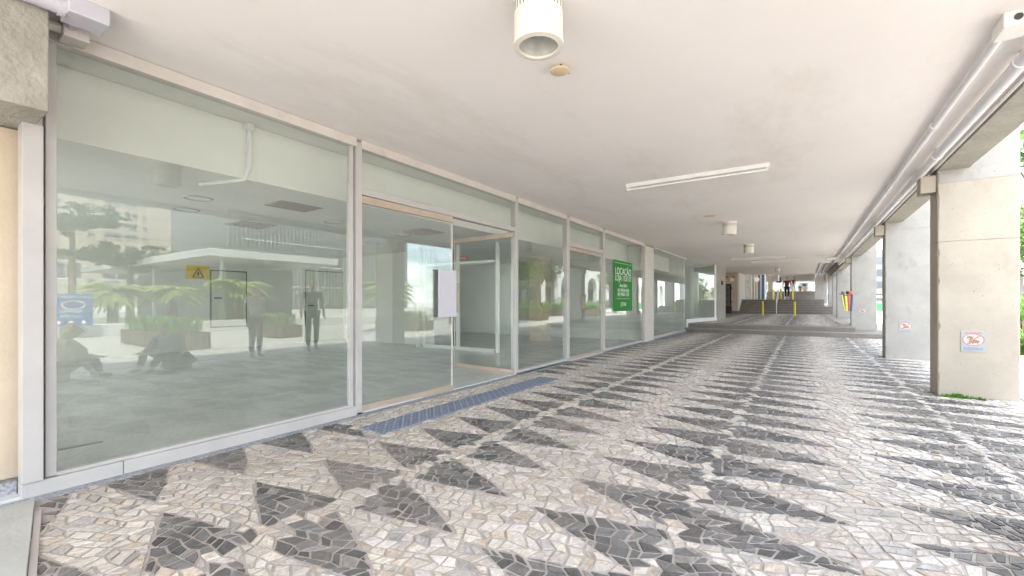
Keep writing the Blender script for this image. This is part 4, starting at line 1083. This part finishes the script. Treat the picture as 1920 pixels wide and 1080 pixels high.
# ================================================================== PEOPLE
def skinned(name, verts, edges, radii, m, parent, root=0, sub=1):
    me = bpy.data.meshes.new(name); me.from_pydata([tuple(v) for v in verts], edges, []); me.update()
    o = bpy.data.objects.new(name, me); C.objects.link(o); o.parent = parent
    md = o.modifiers.new('skin', 'SKIN'); md.use_smooth_shade = True
    if not me.skin_vertices:
        pass
    for i, r in enumerate(radii):
        sv = me.skin_vertices[0].data[i]; sv.radius = (r, r) if not isinstance(r, tuple) else r; sv.use_root = (i == root)
    s = o.modifiers.new('sub', 'SUBSURF'); s.levels = sub; s.render_levels = sub
    me.materials.append(M[m])
    return o
def person(name, loc, rz, J, lab, shirt, pants, hair, sleeve=.5, scale=1, long_hair=False, shoe='black', coat=0):
    # J: joint positions in metres for a 1.72 m figure facing +y
    p = thing(name, lab, 'person', loc, rz)
    p.scale = (scale,) * 3
    V = []; Ed = []; R = []
    idx = {}
    def add(k, pos, r, par=None):
        idx[k] = len(V); V.append(Vector(pos)); R.append(r)
        if par is not None: Ed.append((idx[par], idx[k]))
    add('pelvis', J['pelvis'], (.135, .10))
    add('waist', J['waist'], (.12, .085), 'pelvis'); add('chest', J['chest'], (.145, .10), 'waist'); add('neck0', J['neck0'], (.07, .06), 'chest'); add('neck', J['neck'], .048, 'neck0')
    hd = Vector(J['head']); nk = Vector(J['neck']); up = (hd - nk).normalized()
    add('jaw', nk.lerp(hd, .45), (.06, .068), 'neck'); add('head', hd, (.076, .090), 'jaw'); add('crown', hd + up * .085, (.055, .062), 'head')
    for s_ in ('l', 'r'):
        add('sh' + s_, J['sh' + s_], .052, 'chest'); add('el' + s_, J['el' + s_], .038, 'sh' + s_); add('wr' + s_, J['wr' + s_], .026, 'el' + s_)
        d = (Vector(J['wr' + s_]) - Vector(J['el' + s_])).normalized(); wv = Vector(J['wr' + s_]); side = d.orthogonal().normalized()
        add('pa' + s_, wv + d * .075, (.034, .018), 'wr' + s_)
        sg = 1 if s_ == 'l' else -1
        lat = Vector((0, 1, 0)) - d * d.y; lat = lat.normalized() if lat.length > .2 else side
        for k in range(4):
            a = wv + d * .10 + lat * (k - 1.5) * .019; L_ = (.062, .075, .07, .055)[k]
            add(f'f{k}a{s_}', a, .009, 'pa' + s_); add(f'f{k}b{s_}', a + d * L_ * .6 + Vector((-.008 * sg, 0, 0)), .008, f'f{k}a{s_}'); add(f'f{k}c{s_}', a + d * L_ + Vector((-.022 * sg, 0, 0)), .007, f'f{k}b{s_}')
        add('ta' + s_, wv + d * .03 + lat * .032, .010, 'wr' + s_); add('tb' + s_, wv + d * .075 + lat * .055, .009, 'ta' + s_)
        add('hip' + s_, J['hip' + s_], .088, 'pelvis'); add('kn' + s_, J['kn' + s_], .058, 'hip' + s_); add('ca' + s_, Vector(J['kn' + s_]).lerp(Vector(J['an' + s_]), .3), .055, 'kn' + s_)
        add('an' + s_, J['an' + s_], .036, 'ca' + s_); add('to' + s_, J['to' + s_], (.042, .026), 'an' + s_)
    skinned('body', V, Ed, R, 'skin', p, 0, 1)
    def cloth(nm, keys, links, rad, m):
        vv = [V[idx[k]] if isinstance(k, str) else Vector(k) for k in keys]
        skinned(nm, vv, links, rad, m, p, 0, 1)
    lerp = lambda a, b, t: tuple(V[idx[a]].lerp(V[idx[b]], t))
    cloth('shirt', ['waist', 'chest', 'neck0', 'shl', lerp('shl', 'ell', sleeve), 'shr', lerp('shr', 'elr', sleeve), 'pelvis'],
          [(0, 1), (1, 2), (1, 3), (3, 4), (1, 5), (5, 6), (0, 7)], [(.145 + coat, .115 + coat), (.165 + coat, .125 + coat), (.08, .07), .068 + coat * .5, .062 + coat * .4, .068 + coat * .5, .062 + coat * .4, (.155 + coat, .125 + coat)], shirt)
    cloth('trousers', ['pelvis', 'hipl', 'knl', lerp('knl', 'anl', .93), 'hipr', 'knr', lerp('knr', 'anr', .93)],
          [(0, 1), (1, 2), (2, 3), (0, 4), (4, 5), (5, 6)], [(.145, .115), .100, .072, .055, .100, .072, .055], pants)
    for s_ in ('l', 'r'):
        a, t_ = V[idx['an' + s_]], V[idx['to' + s_]]
        skinned('shoe', [a - Vector((0, .03, .02)), (a + t_) / 2 - Vector((0, 0, .015)), t_], [(0, 1), (1, 2)], [(.045, .04), (.046, .035), (.046, .028)], shoe, p, 0, 1)
    fw = Vector(J.get('face', (0, 1, 0))).normalized()
    hv = [hd + up * .02 - fw * .03, hd + up * .075 - fw * .012]
    hr_ = [(.094, .10), (.084, .088)]; he = [(0, 1)]
    if long_hair: hv += [hd - up * .10 - fw * .06, hd - up * .22 - fw * .07]; hr_ += [(.085, .06), (.07, .045)]; he += [(0, 2), (2, 3)]
    skinned('hair', hv, he, hr_, hair, p, 0, 1)
    fc = MB(); sd = fw.cross(up).normalized()
    for sg in (-1, 1): fc.ball(hd + fw * .083 + sd * sg * .03 + up * .0, .010, 'dark', 8, 6); fc.ball(hd + sd * sg * .083, .022, 'skin', 8, 6)
    fc.ball(hd + fw * .097 - up * .03, .014, 'skin', 8, 6); fc.ball(hd + fw * .084 - up * .062, .016, 'sign_red', 8, 6, (1, 1, .3))
    fc.build('face', p, smooth=True)
    return p
def stand(walk=0, arms=.1):
    return dict(pelvis=(0, 0, .95), waist=(0, 0, 1.10), chest=(0, .0, 1.32), neck0=(0, 0, 1.46), neck=(0, .01, 1.51), head=(0, .02, 1.62),
                shl=(-.19, 0, 1.42), ell=(-.25, -.03 - walk * .12, 1.14), wrl=(-.25, .05 - walk * .22, .90), shr=(.19, 0, 1.42), elr=(.25, -.03 + walk * .12, 1.14), wrr=(.25, .05 + walk * .30, .92),
                hipl=(-.095, 0, .90), knl=(-.10, .03 + walk * .30, .52 + walk * .06), anl=(-.10, -.01 + walk * .28, .10 + walk * .08), tol=(-.12, .14 + walk * .28, .04 + walk * .08),
                hipr=(.095, 0, .90), knr=(.10, .03 - walk * .10, .50), anr=(.10, -.01 - walk * .42, .12 + walk * .06), tor=(.12, .14 - walk * .40, .035))
def sit():
    return dict(pelvis=(0, 0, .12), waist=(0, .05, .27), chest=(0, .14, .48), neck0=(0, .20, .60), neck=(0, .22, .64), head=(0, .27, .73),
                shl=(-.19, .17, .56), ell=(-.27, .36, .36), wrl=(-.14, .52, .34), shr=(.19, .17, .56), elr=(.27, .36, .36), wrr=(.14, .52, .34),
                hipl=(-.10, .02, .12), knl=(-.20, .42, .38), anl=(-.14, .56, .08), tol=(-.16, .70, .045), hipr=(.10, .02, .12), knr=(.20, .42, .38), anr=(.14, .56, .08), tor=(.16, .70, .045))
sW = 39.6
person('person', (lateral(1475.5, sW), sW, LV2 + .0), 0, stand(1), 'person in dark brown shirt and black trousers walking away up the second flight', 'cloth_brown', 'cloth_black', 'hair_dark', shoe='sign_white')
person('person', (lateral(1487.5, 62.5), 62.5, LV3), .4, stand(.5), 'distant person in maroon top and white trousers on the top landing', 'cloth_maroon', 'cloth_white', 'hair_dark')
person('person', (2.1, 6.19, 0), PI/2 + .3, stand(.15), 'standing person in dark clothes by the outer colonnade', 'cloth_grey', 'cloth_black', 'hair_dark')
person('person', (1.9, 4.76, 0), PI/2 - .2, stand(0), 'person in a white shirt and jeans standing at the plaza edge', 'cloth_white', 'cloth_grey', 'hair_dark', scale=.9)
person('person', (1.3, 1.55, 0), -.15, sit(), 'person with long fair hair and tan coat sitting on the arcade floor', 'cloth_tan', 'cloth_maroon', 'hair_blond', .9, long_hair=True, coat=.08)
person('person', (1.38, 3.2, 0), PI - .3, sit(), 'person in dark blue jacket sitting bent forward on the arcade floor', 'cloth_blue', 'cloth_black', 'hair_dark', .9, coat=.07)
